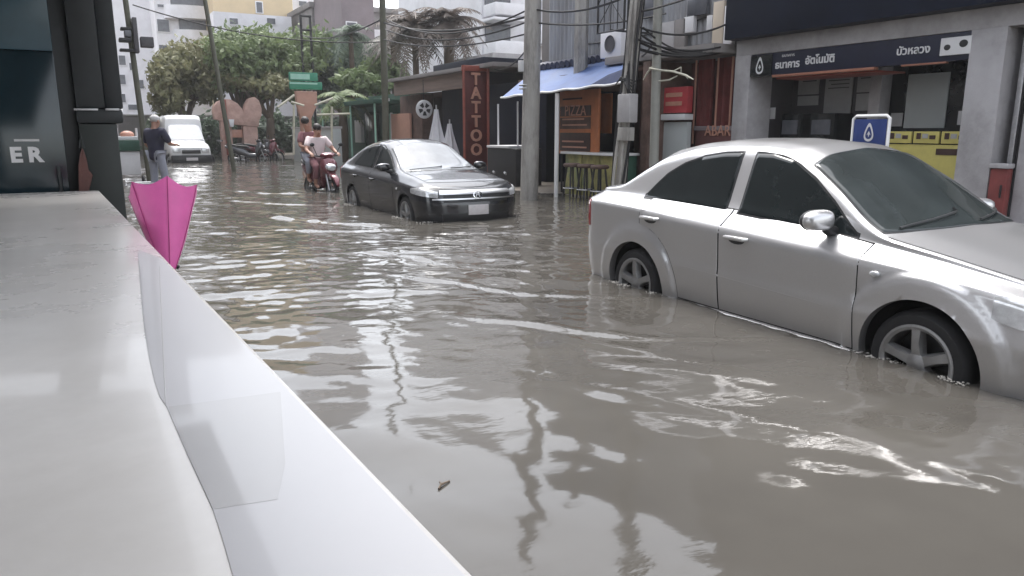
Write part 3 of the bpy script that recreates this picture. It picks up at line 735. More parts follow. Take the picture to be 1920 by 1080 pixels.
st = pbox(bank, 'orange_strip', M['orange_strip'], 9.40, 9.5, px(1642, 112, 9.42)[0], px(1449, 140, 9.42)[0], 2.085, 2.122)
pbox(bank, 'awning_soffit', M['red_frame'], 9.5, 10.1, px(1642, 112, 9.42)[0], px(1449, 140, 9.42)[0], 2.06, 2.084)
pbox(bank, 'orange_strip', M['orange_strip'], 9.43, 9.5, px(1775, 90, 9.42)[0], px(1690, 104, 9.42)[0], 2.10, 2.122)
y0, y1, z0, z1 = rectX(1766, 72, 1821, 92, 9.43)
wb = pbox(bank, 'white_sign', M['sign_white'], 9.415, 9.444, y0, y1, 2.19, 2.40)
mk = MB()
for cy, cz, rr in ((y1 - .09, 2.285, .035), (y0 + .09, 2.315, .045)): mk.ball((9.413 - 9.5, cy - 7, cz - ROAD), .004, rr * 1.2, rr, 12, 6)
mk.build('sign_mark', M['black_iron'], wb)
# machines, posters and glass inside the recess
def poster(u0, v0, u1, v1, X, nm='poster', mt='poster', th=.02, lines=0):
    y0, y1, z0, z1 = rectX(u0, v0, u1, v1, X)
    o = pbox(bank, nm, M[mt], X, X + th, y0, y1, z0, z1, bevel=.003)
    if lines:
        mb = MB()
        for k in range(lines):
            zz = z1 - (z1 - z0) * (.12 + .10 * k); mb.box(X - .004 - 9.5, X - .001 - 9.5, y0 + .12 * (y1 - y0) - 7, y1 - (.12 + .1 * (k % 2)) * (y1 - y0) - 7, zz - ROAD - .012, zz - ROAD + .004)
        mb.build('print', M['dark_wall'], o, smooth=None)
    return o
poster(1498, 146, 1534, 176, 10.66, lines=2); poster(1496, 181, 1533, 197, 10.66)
poster(1549, 143, 1594, 212, 10.66, lines=3); poster(1609, 139, 1634, 172, 10.66, lines=2); poster(1606, 176, 1632, 207, 10.66)
pbox(bank, 'inner_column', M['grey_render'], 10.3, 10.69, px(1655, 130, 10.3)[0], px(1634, 130, 10.3)[0], ROAD, 2.69)
yA, yB = px(1822, 120, 10.55)[0], px(1672, 120, 10.55)[0]
gp = pbox(bank, 'glass_front', M['dark_glass'], 10.55, 10.6, yA - .3, yB, .16, 2.69)
poster(1704, 140, 1769, 240, 10.52, 'white_board', 'panel_white', .025)
poster(1671, 212, 1690, 237, 10.52); poster(1436, 202, 1452, 223, 9.97)
poster(1797, 208, 1812, 234, 10.3, 'notice', 'sign_white')
for u0, u1 in ((1485, 1520), (1540, 1582)):      # cash machines under the posters
    y0, y1, _, _ = rectX(u0, 200, u1, 255, 10.45)
    c = pbox(bank, 'cash_machine', M['dark_glass'], 10.2, 10.66, y0, y1, .163, 1.55, bevel=.03)
    pbox(bank, 'machine_screen', M['far_glass'], 10.17, 10.198, y0 + .06, y1 - .06, 1.22, 1.45)
    pbox(bank, 'keypad_shelf', M['steel'], 10.08, 10.197, y0 + .03, y1 - .03, 1.02, 1.06)
# yellow counter boards at the foot of the glass
yb = empty('yellow_board', (9.75, 5.9, .16), 0, 'yellow notice board with dark strips in front of the bank glass', 'notice board')
y0, y1 = 5.40, px(1664, 250, 9.75)[0]
pbox(yb, 'lower_board', M['yellow'], 9.75, 9.78, y0, y1, .16, 1.10)
for k in range(3):
    w_ = (y1 - y0) / 3; o = pbox(yb, 'rate_panel', M['yellow'], 9.73, 9.765, y0 + k * w_ + .015, y0 + (k + 1) * w_ - .015, 1.115, 1.27)
    pbox(o, 'dark_strip', M['menu_dark'], 9.724, 9.728, y0 + k * w_ + .06, y0 + k * w_ + .14, 1.17, 1.22, bevel=0)
    pbox(o, 'dark_strip', M['menu_dark'], 9.724, 9.728, y0 + (k + 1) * w_ - .12, y0 + (k + 1) * w_ - .06, 1.17, 1.25, bevel=0)
    pbox(o, 'pale_strip', M['poster'], 9.724, 9.728, y0 + k * w_ + .16, y0 + (k + 1) * w_ - .14, 1.18, 1.24, bevel=0)
pbox(yb, 'dark_strip', M['menu_dark'], 9.742, 9.748, y0 + .02, y0 + .42, .97, 1.05, bevel=0)
pbox(yb, 'foot_rail', M['steel'], 9.74, 9.80, y0, y1, .10, .157)
# red cabinet past the right pillar
rc = empty('red_cabinet', (9.3, 4.72, -.02), 0, 'red metal cabinet with white top beside the right pillar of the bank', 'cabinet')
pbox(rc, 'cabinet_body', M['red_dark'], 9.42, 9.54, 4.74, 4.94, -.25, .84, bevel=.02)
pbox(rc, 'cabinet_top', M['grey_render'], 9.40, 9.545, 4.73, 4.945, .843, .90, bevel=.01)
pbox(rc, 'door_handle', M['black_plastic'], 9.40, 9.418, 4.78, 4.80, .5, .65)
# blue board on legs by the kerb
Xs = 8.55
y0, y1, z0, z1 = rectX(1600, 224, 1663, 290, Xs)
bs_ = empty('blue_sign', (Xs, (y0 + y1) / 2, -.03), 0, 'blue pavement sign with white drop emblem and pale frame behind the silver roof', 'sign')
yc = (y0 + y1) / 2; hw = (y1 - y0) / 2 - .03
l = bs_.location
pn = MB().box(-.02, .02, -hw, hw, .62, z1 - l.z).build('sign_panel', M['blue_sign'], bs_, bevel=.006)
fr = MB(); zt = z1 - l.z
fr.tube([(0, -hw - .02, -.1), (0, -hw - .02, zt + .01), (0, -hw + .02, zt + .04), (0, hw - .02, zt + .04), (0, hw + .02, zt + .01), (0, hw + .02, -.1)], .022, 8)
fr.build('sign_frame', M['white_paint'], bs_)
dm = drop_emblem(pn, frame((-.023, 0, (1.24 if False else zt - .17)), (0, -1, 0), (0, 0, 1)), .10, m_drop)
text_obj('ATM', .10, .003, m_drop, pn, frame((-.024, 0, zt - .36), (0, -1, 0), (0, 0, 1)))

# ------------------------------------------------------------------ shop with dark red curtains left of the bank
def local_empty(name, x, y, z, label, cat, group=None): return empty(name, (x, y, z), 0, label, cat, group)
rs = local_empty('shop_building', 9.6, 10.2, ROAD, 'dark maroon shop front with hanging curtains between bank and utility poles', 'building')
pbox(rs, 'wall', M['maroon_wall'], 10.0, 14, 9.163, 12.2, ROAD, 2.5)
for k, (u, wd, mt) in enumerate(((1306, 7, 'steel'), (1322, 26, 'red_dark'), (1347, 5, 'steel'), (1360, 20, 'red_dark'), (1374, 6, 'steel'))):
    yy = px(u, 180, 9.7)[0]; ww = wd / 34 * .5
    mb = MB()
    if mt == 'red_dark':
        ys_ = np.linspace(yy - ww / 2, yy + ww / 2, 25); Pg = [[(9.7 + .03 * math.sin(q * 9 + k) - 9.6, y_ - 10.2, z_ - ROAD) for y_ in ys_ for q in [(y_ - yy) / ww * 6]] for z_ in (1.0, 1.8, 2.5)]
        mb.grid(Pg); mb.build('curtain', M[mt], rs, smooth=60)
    else:
        mb.tube([(9.66 - 9.6, yy - 10.2, 1.05 - ROAD), (9.66 - 9.6, yy - 10.2, 2.5 - ROAD)], .018, 6); mb.build('curtain_pole', M['letter_pale'], rs)
pbox(rs, 'low_wall', M['maroon_wall'], 9.62, 9.72, 9.163, 10.15, ROAD, 1.28)
text_obj('ABAR', .26, .01, M['letter_pale'], rs, Matrix.Translation((-9.6, -10.2, -ROAD)) @ on_facade(9.605, px(1345, 246, 9.6)[0], px(1345, 246, 9.6)[1]), sx=.95)
pbox(rs, 'ledge', M['mauve_wall'], 9.6, 9.999, 9.163, 10.2, 1.283, 1.36)
rb = local_empty('red_sign', 9.4, 10.6, .9, 'red shop sign above a white panel next to the grey pole', 'sign')
y0, y1, z0, z1 = rectX(1246, 165, 1290, 211, 9.4)
p_ = pbox(rb, 'sign_panel', M['red_sign'], 9.36, 9.5, y0, y1, z0, z1, bevel=.01)
for fz in (.28, .62): pbox(p_, 'pale_line', M['letter_pale'], 9.35, 9.358, y0 + .12, y1 - .1, z0 + fz * (z1 - z0), z0 + (fz + .16) * (z1 - z0), bevel=0)
pbox(rb, 'white_panel', M['panel_white'], 9.38, 9.48, y0 - .02, y1 - .02, -.05, px(1270, 229, 9.4)[1])
pbox(rb, 'shelf', M['sign_white'], 9.3, 9.5, y0 - .03, y1 + .02, px(1270, 225, 9.4)[1], px(1270, 214, 9.4)[1])
# weathered sheet-metal upper front with shutters and boxes
uf = local_empty('sheet_metal_facade', 9.6, 11, 2.5, 'weathered grey sheet-metal upper front above the maroon shop', 'building')
mb = MB(); ys_ = np.linspace(9.2, 15.0, 260)
mb.grid([[(9.55 + .018 * math.sin(y_ * 42) - 9.6, y_ - 11, z_) for y_ in ys_] for z_ in (.25, 3.9)])
mb.build('corrugated_sheet', M['corr'], uf, smooth=60)
pbox(uf, 'back_wall', M['dull_wall'], 9.9, 14, 9.2, 15.0, 2.51, 6.6)
pbox(uf, 'canopy', M['dull_wall'], 9.0, 9.52, 9.2, 12.1, 2.52, 2.66)
for (u0, v0, u1, v1, mt, nm) in ((1289, 33, 1306, 60, 'sign_white', 'meter_box'), (1332, 30, 1341, 56, 'sign_white', 'meter_box'), (1241, 45, 1268, 108, 'pale_tile', 'shutter'), (1272, 38, 1288, 112, 'dull_wall', 'shutter'), (1345, 5, 1360, 90, 'cream_wall', 'drain_pipe'), (1366, 12, 1378, 82, 'white_wall', 'drain_pipe'), (1296, 2, 1330, 26, 'far_glass', 'window'), (1210, 2, 1236, 30, 'far_glass', 'window')):
    y0, y1, z0, z1 = rectX(u0, v0, u1, v1, 9.5); pbox(uf, nm, M[mt], 9.42, 9.5, y0, y1, z0, z1, bevel=.004)

# ------------------------------------------------------------------ food shop with the blue tarpaulin
fs_ = local_empty('food_shop', 9.7, 12.5, ROAD, 'open-fronted food shop in shade under the blue awning', 'building')
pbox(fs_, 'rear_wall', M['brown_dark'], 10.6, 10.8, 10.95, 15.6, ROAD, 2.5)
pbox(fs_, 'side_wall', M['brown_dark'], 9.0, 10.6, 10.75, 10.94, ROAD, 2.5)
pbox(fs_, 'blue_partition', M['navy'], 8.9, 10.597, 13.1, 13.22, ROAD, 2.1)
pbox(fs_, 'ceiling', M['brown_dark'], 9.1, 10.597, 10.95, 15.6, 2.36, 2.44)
pbox(fs_, 'upper_wall', M['dull_wall'], 9.75, 14, 12.2, 15.6, 2.5, 5.8)
# what is stored in it
for (u0, v0, u1, v1, X, mt, nm, lab) in ((1128, 176, 1146, 250, 9.3, 'orange_menu', 'menu_banner', 'narrow brown and orange banner hanging right of the menu board'),):
    y0, y1, z0, z1 = rectX(u0, v0, u1, v1, X); o = MB().box(-.015, .015, -(y1 - y0) / 2, (y1 - y0) / 2, 0, z1 - z0).build(nm, M[mt], None, bevel=.003); o.location = (X, (y0 + y1) / 2, z0); tag(o, lab, 'banner')
aw = local_empty('awning', 8.8, 12.8, 2.0, 'sagging blue tarpaulin awning with white edge pole over the food shop', 'awning')
c00, c01 = Vector((8.0, *px(940, 183, 8.0))), Vector((8.0, *px(1172, 155, 8.0)))
c10, c11 = Vector((9.55, *px(1010, 128, 9.55))), Vector((9.55, *px(1172, 104, 9.55)))
Pg = []
for i in range(25):
    a = i / 24; row = []
    for j in range(15):
        b = j / 14; p = (c00 * (1 - a) + c01 * a) * (1 - b) + (c10 * (1 - a) + c11 * a) * b
        p = p + Vector((0, 0, -.10 * math.sin(PI * a) * math.sin(PI * b) + .018 * math.sin(a * 22 + b * 3) * math.sin(PI * b)))
        row.append(p - aw.location)
    Pg.append(row)
MB().grid(Pg).build('tarpaulin', M['tarp'], aw, smooth=80)
flap = [c01, c01 + Vector((0, 0, -.02)), Vector((8.6, *px(1165, 158, 8.6))), c11 + Vector((0, -.02, -.06)), Vector((9.2, *px(1100, 162, 9.2)))]
mb = MB(); f0 = Vector((8.05, *px(1095, 166, 8.05))); mb.add([f0 - aw.location, c01 - aw.location + Vector((0, 0, .02)), Vector((8.1, *px(1172, 128, 8.1))) - aw.location, Vector((8.1, *px(1140, 140, 8.1))) - aw.location], [(0, 1, 2, 3)])
mb.build('end_flap', M['tarp_dark'], aw, smooth=None)
mb = MB(); q = [c00 + (c01 - c00) * t + Vector((-.01, 0, -.012 * math.sin(t * 30))) - aw.location for t in np.linspace(0, 1, 24)]; mb.tube(q, .022, 8)
mb.build('edge_pole', M['white_paint'], aw)
for u, X in ((1045, 8.05), (1168, 8.05)):
    (ya, za), (yb_, zb_) = px(u, 180, X), px(u - 2, 345, X)
    MB().tube([(X - 8.8, ya - 12.8, za - 2.0 + .05), (X - 8.8, ya - 12.8, -.02 - 2.0)], .045, 10).build('post', M['white_paint'], aw)
# ridge tiles over the awning
rt = local_empty('ridge_tile', 9.6, 13, 2.7, 'row of dark scalloped ridge tiles along the top of the blue awning', 'roof')
mb = MB()
for k in range(17):
    t = (k + .5) / 17; p = c10 + (c11 - c10) * t
    mb.tube([p - rt.location + Vector((-.16, 0, -.02)), p - rt.location + Vector((.30, 0, .10))], [.085, .10], 10)
mb.build('tiles', M['tile_dark'], rt, smooth=50)
# menu board
y0, y1, z0, z1 = rectX(1052, 172, 1122, 291, 8.7)
mn = local_empty('menu_board', 8.7, (y0 + y1) / 2, z0, 'orange menu board with dark text boxes under the blue awning', 'menu board')
wd = (y1 - y0) / 2; hh = z1 - z0
MB().box(-.03, .03, -wd, wd, 0, hh).build('board', M['orange_menu'], mn, bevel=.01)
for b0, b1, mt in ((.60, .76, 'menu_dark'), (.40, .58, 'brown_dark'), (.05, .34, 'menu_dark')):
    o = MB().box(-.045, -.032, -wd * .66, wd * .93, hh * b0, hh * b1).build('text_box', M[mt], mn, bevel=.003)
    for q in range(1 if b0 == .60 else 2):
        if b0 == .60: text_obj('PIZZA', .30, .004, M['letter_pale'], o, frame((-.05, wd * .12, hh * .68), (0, -1, 0), (0, 0, 1)), sx=.92)
        else: MB().box(-.05, -.046, -wd * .5 + .1 * q, wd * .8, hh * (b0 + .05 + q * .09), hh * (b0 + .075 + q * .09)).build('text_line', M['letter_pale'], o, smooth=None)
for q in (0,): MB().box(-.05, -.032, -wd * .2, wd * .8, hh * .86, hh * .885).build('text_line', M['menu_dark'], mn, smooth=None)
mb = MB(); mb.tube([(.0, wd * .9, 0), (.0, wd * .9, -z0 - .05)], .02, 6); mb.tube([(0, -wd * .9, 0), (0, -wd * .9, -z0 - .05)], .02, 6); mb.build('leg', M['black_iron'], mn)
# counter with white edge and yellow-green front
ct = local_empty('serving_counter', 8.6, 11.6, -.02, 'serving counter with white top edge and yellow-green front boards', 'counter')
y1, y0 = px(1058, 290, 8.6)[0], px(1160, 286, 8.6)[0]; zt = px(1110, 288, 8.6)[1]
pbox(ct, 'counter_top', M['white_paint'], 8.5, 9.1, y0, y1, zt - .025, zt + .025, bevel=.01)
m_yg = mat('yellow_green_board', (.40, .36, .14), .6, var=.45, scale=3, dark=(.10, .16, .09), darkamt=.8)
for k in range(3):
    a = y0 + (y1 - y0) * k / 3; pbox(ct, 'front_board', m_yg, 8.62, 8.66, a + .02, a + (y1 - y0) / 3 - .02, -.02, zt - .03)
pbox(ct, 'back_board', M['green_dark'], 8.75, 9.05, y0 + .02, y1 - .02, -.02, zt - .03)
# stools in front of it
def stool(x, y, label):
    t = local_empty('bar_stool', x, y, .0, label, 'stool', 'dark bar stools at the serving counter')
    MB().lathe([(0, .60), (.15, .60), (.17, .62), (.17, .65), (.15, .67), (0, .68)], 18).build('seat', M['brown_dark'], t)
    for k in range(4):
        a = PI / 4 + k * PI / 2; MB().tube([(.10 * math.cos(a), .10 * math.sin(a), .6), (.19 * math.cos(a), .19 * math.sin(a), -.12)], .018, 6).build('leg', M['black_iron'], t)
    mb = MB(); mb.tube([(.16 * math.cos(a), .16 * math.sin(a), .2) for a in np.linspace(0, 2 * PI, 17)], .012, 6); mb.build('foot_ring', M['steel'], t)
for (u, v, lab) in ((1072, 340, 'dark bar stool nearest the white awning post'), (1098, 348, 'dark bar stool in the middle of the counter row'), (1124, 340, 'dark bar stool nearest the leaning utility pole')):
    yy = px(u, v, 8.15)[0]; stool(8.15, yy, lab)
# ------------------------------------------------------------------ tattoo parlour and green shop further up
tp = local_empty('tattoo_shop', 9.6, 21, ROAD, 'dark single-storey parlour with brown roof board and round plaque', 'building')
pbox(tp, 'wall', M['brown_dark'], 10.2, 14, 19.2, 25, ROAD, 2.5)
pbox(tp, 'shaded_interior', M['navy'], 9.9, 14, 15.61, 19.197, ROAD, 2.5)  # navy block stands in for the shade of the dark interior
pbox(tp, 'roof_board', M['wood'], 9.45, 9.55, 19.3, 24.6, 2.44, 2.88, bevel=.01)
pbox(tp, 'roof', M['dull_wall'], 9.3, 14, 17.2, 24.8, 2.885, 2.99)
pbox(tp, 'dark_glass', M['dark_glass'], 10.12, 10.19, 19.4, 22.8, .3, 2.3)
y0, y1, z0, z1 = rectX(735, 214, 771, 266, 9.7)
pbox(tp, 'pink_door', M['pink_panel'], 9.66, 9.74, y0, y1, -.1, z1)
pbox(tp, 'door_frame', M['sign_white'], 9.67, 9.73, y1 + .003, y1 + .12, -.1, z1 + .05)
pbox(tp, 'front_wall', M['brown_dark'], 9.78, 10.18, 23.0, 24.9, ROAD, 2.43)
pbox(tp, 'canopy_edge', M['sign_white'], 9.2, 9.3, 24.6, 27.6, 2.26, 2.36)
# round plaque with a star
Xp, Zp = py(795, 205, 21.6)
pq = local_empty('round_plaque', Xp, 21.6, Zp, 'round white plaque with black star hung outside the tattoo parlour', 'plaque')
Mx = Matrix.Rotation(PI / 2, 4, 'X')
MB().lathe([(0, 0), (.27, 0), (.28, .02), (.26, .04), (.22, .045), (0, .045)], 28, Mx).build('disc', M['sign_white'], pq)
mb = MB(); star = []
for k in range(5):
    a0 = PI / 2 + 2 * PI * k / 5 + PI / 5
    mb.add([(.07 * math.cos(a0 - .45), -.05, .07 * math.sin(a0 - .45)), (.20 * math.cos(a0 - .36), -.05, .20 * math.sin(a0 - .36)), (.20 * math.cos(a0 + .36), -.05, .20 * math.sin(a0 + .36)), (.07 * math.cos(a0 + .45), -.05, .07 * math.sin(a0 + .45))], [(0, 1, 2, 3)])
mb.build('black_star', M['black_iron'], pq, smooth=None)
mb = MB(); mb.tube([(0, .02, .27), (0, .02, 2.5 - Zp + .3)], .012, 6); mb.build('hanger', M['black_iron'], pq)
# vertical sign T A T T O O
Yt = 18.0
xa, za = py(868, 122, Yt); xb, zb = py(915, 312, Yt)
ts = local_empty('tattoo_sign', (xa + xb) / 2, Yt, ROAD, 'tall red vertical tattoo sign with pale letters between two red posts', 'sign')
hw = (xb - xa) / 2; zt = za - ROAD
MB().box(-hw + .02, hw - .02, .0, .10, .6, zt - .02).build('sign_panel', mat('dark_red_panel', (.085, .018, .016), .5, var=.25, scale=4), ts, bevel=.008)
for sx_ in (-1, 1): MB().tube([(sx_ * hw, -.03, 0), (sx_ * hw, -.03, zt)], .04, 8).build('post', M['red_frame'], ts)
MB().box(-hw, hw, -.04, .12, zt - .14, zt).build('top_rail', M['red_frame'], ts, bevel=.01)
for k, ch in enumerate('TATTOO'):
    _, z_ = py(890, 149 + k * 26.5, Yt)
    text_obj(ch, .42, .02, M['letter_pale'], ts, frame((-.0, -.02, z_ - ROAD), (1, 0, 0), (0, 0, 1)), name='letter', bold=.012)
# folded white parasols by the parlour door
def parasol(x, y, h, label):
    t = local_empty('folded_parasol', x, y, ROAD, label, 'parasol', 'folded white parasols outside the tattoo parlour')
    MB().tube([(0, 0, 0), (0, 0, h + .12)], .022, 8).build('pole', M['steel'], t)
    mb = MB(); n = 22; Pg = []
    for i in range(9):
        q = i / 8; row = []
        for k in range(n):
            a = 2 * PI * k / n; r = (.05 + .27 * q ** 1.3) * (1 + .22 * math.sin(a * 7 + q * 2)); row.append((r * math.cos(a), r * math.sin(a), h - q * h * .62))
        Pg.append(row)
    mb.grid(Pg, closed=True); mb.build('canopy', M['cloth_white'], t, smooth=70)
x_, z_ = py(818, 205, 19.6); parasol(x_, 19.6, z_ - ROAD, 'folded white parasol nearer the round plaque')
x_, z_ = py(843, 232, 19.0); parasol(x_, 19.0, z_ - ROAD, 'shorter folded white parasol beside the red tattoo sign')
# green shop
gs = local_empty('green_shop', 9.8, 28, ROAD, 'dark green open shop with white canopy edge behind the grey sedan', 'building')
pbox(gs, 'wall', M['green_dark'], 10.2, 14, 25.1, 33, ROAD, 2.6)
pbox(gs, 'canopy', M['green_dark'], 8.9, 10.15, 25.1, 32, 2.2, 2.35)
pbox(gs, 'window', M['green_pale'], 10.1, 10.19, 26.3, 27.6, .9, 1.9)
pbox(gs, 'doorway', M['dark_glass'], 10.1, 10.19, 28.2, 29.6, -.1, 2.0)
pbox(gs, 'poster', M['sign_white'], 10.05, 10.19, 30, 30.8, .8, 1.7)
for yy in (25.3, 28.0, 31.8): MB().tube([(9.0 - 9.8, yy - 28, 0), (9.0 - 9.8, yy - 28, 2.45)], .035, 6).build('post', M['green_pale'], gs)
gw = local_empty('grey_wall', 8.2, 33.5, ROAD, 'low pale grey roadside wall beyond the motorcycle', 'wall')
pbox(gw, 'wall_panel', M['panel_white'], 8.0, 8.3, 27.0, 33, ROAD, 1.35); pbox(gw, 'coping', M['pale_tile'], 7.95, 8.35, 27.0, 33, 1.353, 1.43)

# ------------------------------------------------------------------ utility poles and cables
def pole(name, label, base, top, r0, r1, mt='concrete', square=False, group='utility poles along the far pavement'):
    t = empty(name, base, 0, label, 'pole', group)
    d = Vector(top) - Vector(base); MB().tube([Vector((0, 0, 0)), d * .5, d], [r0, (r0 + r1) / 2, r1], 6 if square else 14).build('shaft', M[mt], t, smooth=30 if square else 50)
    return t, d
p1, d1 = pole('utility_pole', 'thick round concrete pole standing in the water behind the grey sedan', (7.42, 12.3, ROAD), (7.42, 12.05, 8.2), .175, .125)
x, z = 0, 0
mb = MB()
for zz in (2.3, 2.36): mb.tube([(.19 * math.cos(a), .19 * math.sin(a), zz) for a in np.linspace(0, 2 * PI, 17)], .012, 6)
mb.build('strap', M['steel'], p1)
MB().box(-.22, -.15, -.05, .05, 2.6, 2.8).build('plate', M['sign_white'], p1, bevel=.004)
yb2, zb2 = px(1164, 335, 7.4); yt2, zt2 = px(1197, 0, 7.4)
sl = (yt2 - yb2) / (zt2 - zb2)
p2, d2 = pole('utility_pole', 'leaning concrete pole with meter box and bundled cables beside the awning', (7.4, yb2 - sl * (zb2 - ROAD), ROAD), (7.4, yt2 + sl * (8.5 - zt2), 8.5), .085, .06, square=True)
def on2(zw): return d2 * ((zw - ROAD) / (8.5 - ROAD))
for k, (dx, dy) in enumerate(((-.13, .05), (-.10, -.10), (.12, .02), (-.14, -.03), (-.06, -.16))):
    MB().tube([on2(zz) + Vector((dx + .015 * math.sin(zz * 3 + k), dy + .02 * math.sin(zz * 2.1 + k * 2), 0)) for zz in np.linspace(.2, 6, 24)], .02 + .006 * (k % 2), 6).build('cable_duct', M['concrete'] if k % 2 else M['cable'], p2)
q = on2(1.62); MB().box(q.x - .22, q.x - .06, q.y - .32, q.y - .02, q.z - .22, q.z + .2).build('meter_box', M['pale_tile'], p2, bevel=.015)
q = on2(1.25); MB().box(q.x - .2, q.x - .06, q.y - .3, q.y - .06, q.z - .12, q.z + .08).build('junction_box', M['concrete'], p2, bevel=.01)
q = on2(1.95); mb = MB()
for k in range(12): mb.tube([q + Vector((-.1, -.05 - .02 * k, -.5 + .05 * k)), q + Vector((-.2, -.25 + .02 * k, .02 * k - .1)), q + Vector((-.1, -.1 + .03 * k, .35 - .03 * k))], .009, 5)
mb.build('loose_wiring', M['cable'], p2)
y3, z3 = px(1229, 270, 7.9)
p3, d3 = pole('utility_pole', 'slim grey-green steel pole left of the red shop sign', (7.9, y3, ROAD), (7.9, y3 + .15, 7.5), .075, .06, 'olive_metal')
bpy.data.objects[p3.children[0].name].data.materials[0] = mat('grey_green_pole', (.26, .26, .235), .6, var=.15, scale=4)
# pale branches caught on the slim pole
br = local_empty('dead_branch', 7.85, y3, 2.0, 'bare pale branch caught between the slim pole and red sign', 'branch')
mb = MB()
def bpt(u, v): yy, zz = px(u, v, 7.8); return Vector((7.8 - 7.85, yy - y3, zz - 2.0))
for pts, r in ((((1218, 128), (1240, 132), (1262, 134), (1285, 141), (1300, 149)), .018), (((1262, 134), (1277, 126), (1277, 140)), .010), (((1236, 152), (1255, 150), (1270, 142)), .014), (((1222, 126), (1214, 136), (1206, 150)), .014), (((1285, 141), (1290, 148)), .012)):
    mb.tube([bpt(*p) for p in pts], [r] * (len(pts) - 1) + [r * .5], 6)
mb.build('limbs', mat('pale_bark', (.42, .41, .34), .8, var=.25, scale=8), br)
y4, z4 = px(1088, 110, 9.2); p4, d4 = pole('utility_pole', 'square concrete post rising behind the blue awning', (9.2, px(1088, 110, 9.2)[0], ROAD), (9.2, px(1088, 110, 9.2)[0] - .05, 6.8), .15, .14, square=True)
y5 = px(721, 200, 7.6)[0]; p5, d5 = pole('utility_pole', 'thin dark pole in front of the palm trees', (7.6, y5, ROAD), (7.6, y5 - .2, 8), .10, .08, 'olive_metal')
x6, z6 = py(414, 180, 26); x6t, z6t = py(395, 0, 26)
p6, d6 = pole('utility_pole', 'slim olive pole leaning in front of the big green tree', (x6 + .25, 26, ROAD), (x6t - .35, 26, z6t + 2), .075, .06, 'olive_metal')
x7, z7 = py(276, 320, 22); x7t, z7t = py(249, 0, 22)
p7, d7 = pole('utility_pole', 'dark left-hand pole hung with transformer boxes and wires', (x7 + .05, 22, ROAD), (x7t - .25, 22, z7t + 2.5), .075, .06, 'olive_metal')
def box7(u0, v0, u1, v1, nm, mt, Y=22):
    xa, xb, za, zb = rectY(u0, v0, u1, v1, Y); MB().box(xa - p7.location.x, xb - p7.location.x, -.25, .12, za - ROAD, zb - ROAD).build(nm, M[mt], p7, bevel=.02)
m_dk = M['dark_wall']
box7(246, 34, 261, 100, 'transformer', 'dark_wall'); box7(262, 70, 288, 90, 'switch_box', 'dark_wall'); box7(225, 52, 246, 58, 'cross_arm', 'black_iron'); box7(222, 72, 246, 80, 'cross_arm', 'black_iron'); box7(224, 92, 258, 98, 'cross_arm', 'black_iron'); box7(232, 58, 246, 71, 'insulator_box', 'far_glass')
# black framed grille hung over the pavement
y0, y1, z0, z1 = rectX(1122, -6, 1170, 54, 8.4)
gr = local_empty('iron_grille', 8.4, (y0 + y1) / 2, z0, 'black iron window grille frame projecting above the awning', 'grille')
hwg = (y1 - y0) / 2; mb = MB()
mb.tube([(0, -hwg, 0), (0, hwg, 0), (0, hwg, z1 - z0 + .5), (0, -hwg, z1 - z0 + .5), (0, -hwg, 0)], .022, 6)
mb.build('outer_frame', M['black_iron'], gr)
mb = MB()
for k in range(1, 4): mb.tube([(0, -hwg + 2 * hwg * k / 4, 0), (0, -hwg + 2 * hwg * k / 4, z1 - z0 + .5)], .009, 5)
mb.tube([(0, -hwg, .1), (0, 0, .5), (0, hwg, .1)], .009, 5); mb.tube([(0, -hwg, .5), (0, 0, .9), (0, hwg, .5)], .009, 5)
mb.build('bars', M['black_iron'], gr)
mb = MB(); mb.tube([(0, 0, z1 - z0 + .5), (1.2, 0, z1 - z0 + .5)], .02, 6); mb.tube([(0, 0, .02), (1.2, 0, .02)], .02, 6); mb.build('bracket', M['black_iron'], gr)
y0, y1, z0, z1 = rectX(1140, 62, 1178, 106, 9.2)
ac = local_empty('air_conditioner', 9.2, (y0 + y1) / 2, z0, 'white air conditioner unit on the wall above the blue awning', 'air conditioner')
hwg = (y1 - y0) / 2
MB().box(-.18, .18, -hwg, hwg, 0, z1 - z0).build('casing', M['white_wall'], ac, bevel=.02)
mb = MB().lathe([(0, .0), (.14, .0), (.16, .02)], 20, frame((-.185, 0, (z1 - z0) / 2), (0, -1, 0), (0, 0, 1))); mb.build('fan_grille', M['dark_wall'], ac)
MB().box(-.1, .6, -hwg, -hwg + .04, -.06, -.002).build('bracket', M['black_iron'], ac)

# overhead cables: each catenary a thing
def cable(a, b, sag, label, r=.018):
    a, b = Vector(a), Vector(b); mb = MB()
    mb.tube([a + (b - a) * t - Vector((0, 0, sag * 4 * t * (1 - t))) - a for t in np.linspace(0, 1, 28)], r, 5)
    o = mb.build('overhead_cable', M['cable'], None); o.location = a; tag(o, label, 'cable', 'overhead cables between the poles')
def p1at(z): return (7.42, 12.3 - .25 * (z - ROAD) / 8.4, z)
cable(p1at(3.35), (7.6, y5 - .1, 4.2), .25, 'black cable from the thick concrete pole to the thin dark pole', .022)
cable((7.4, yt2, 3.3), p1at(3.45), .15, 'short black cable from the leaning pole to the thick concrete pole')
cable((7.6, y5 - .1, 4.3), (9.4, 36, 5.6), .3, 'cable running from the thin dark pole to the black pole frame', .02)
x8, z8 = py(571, 100, 36)

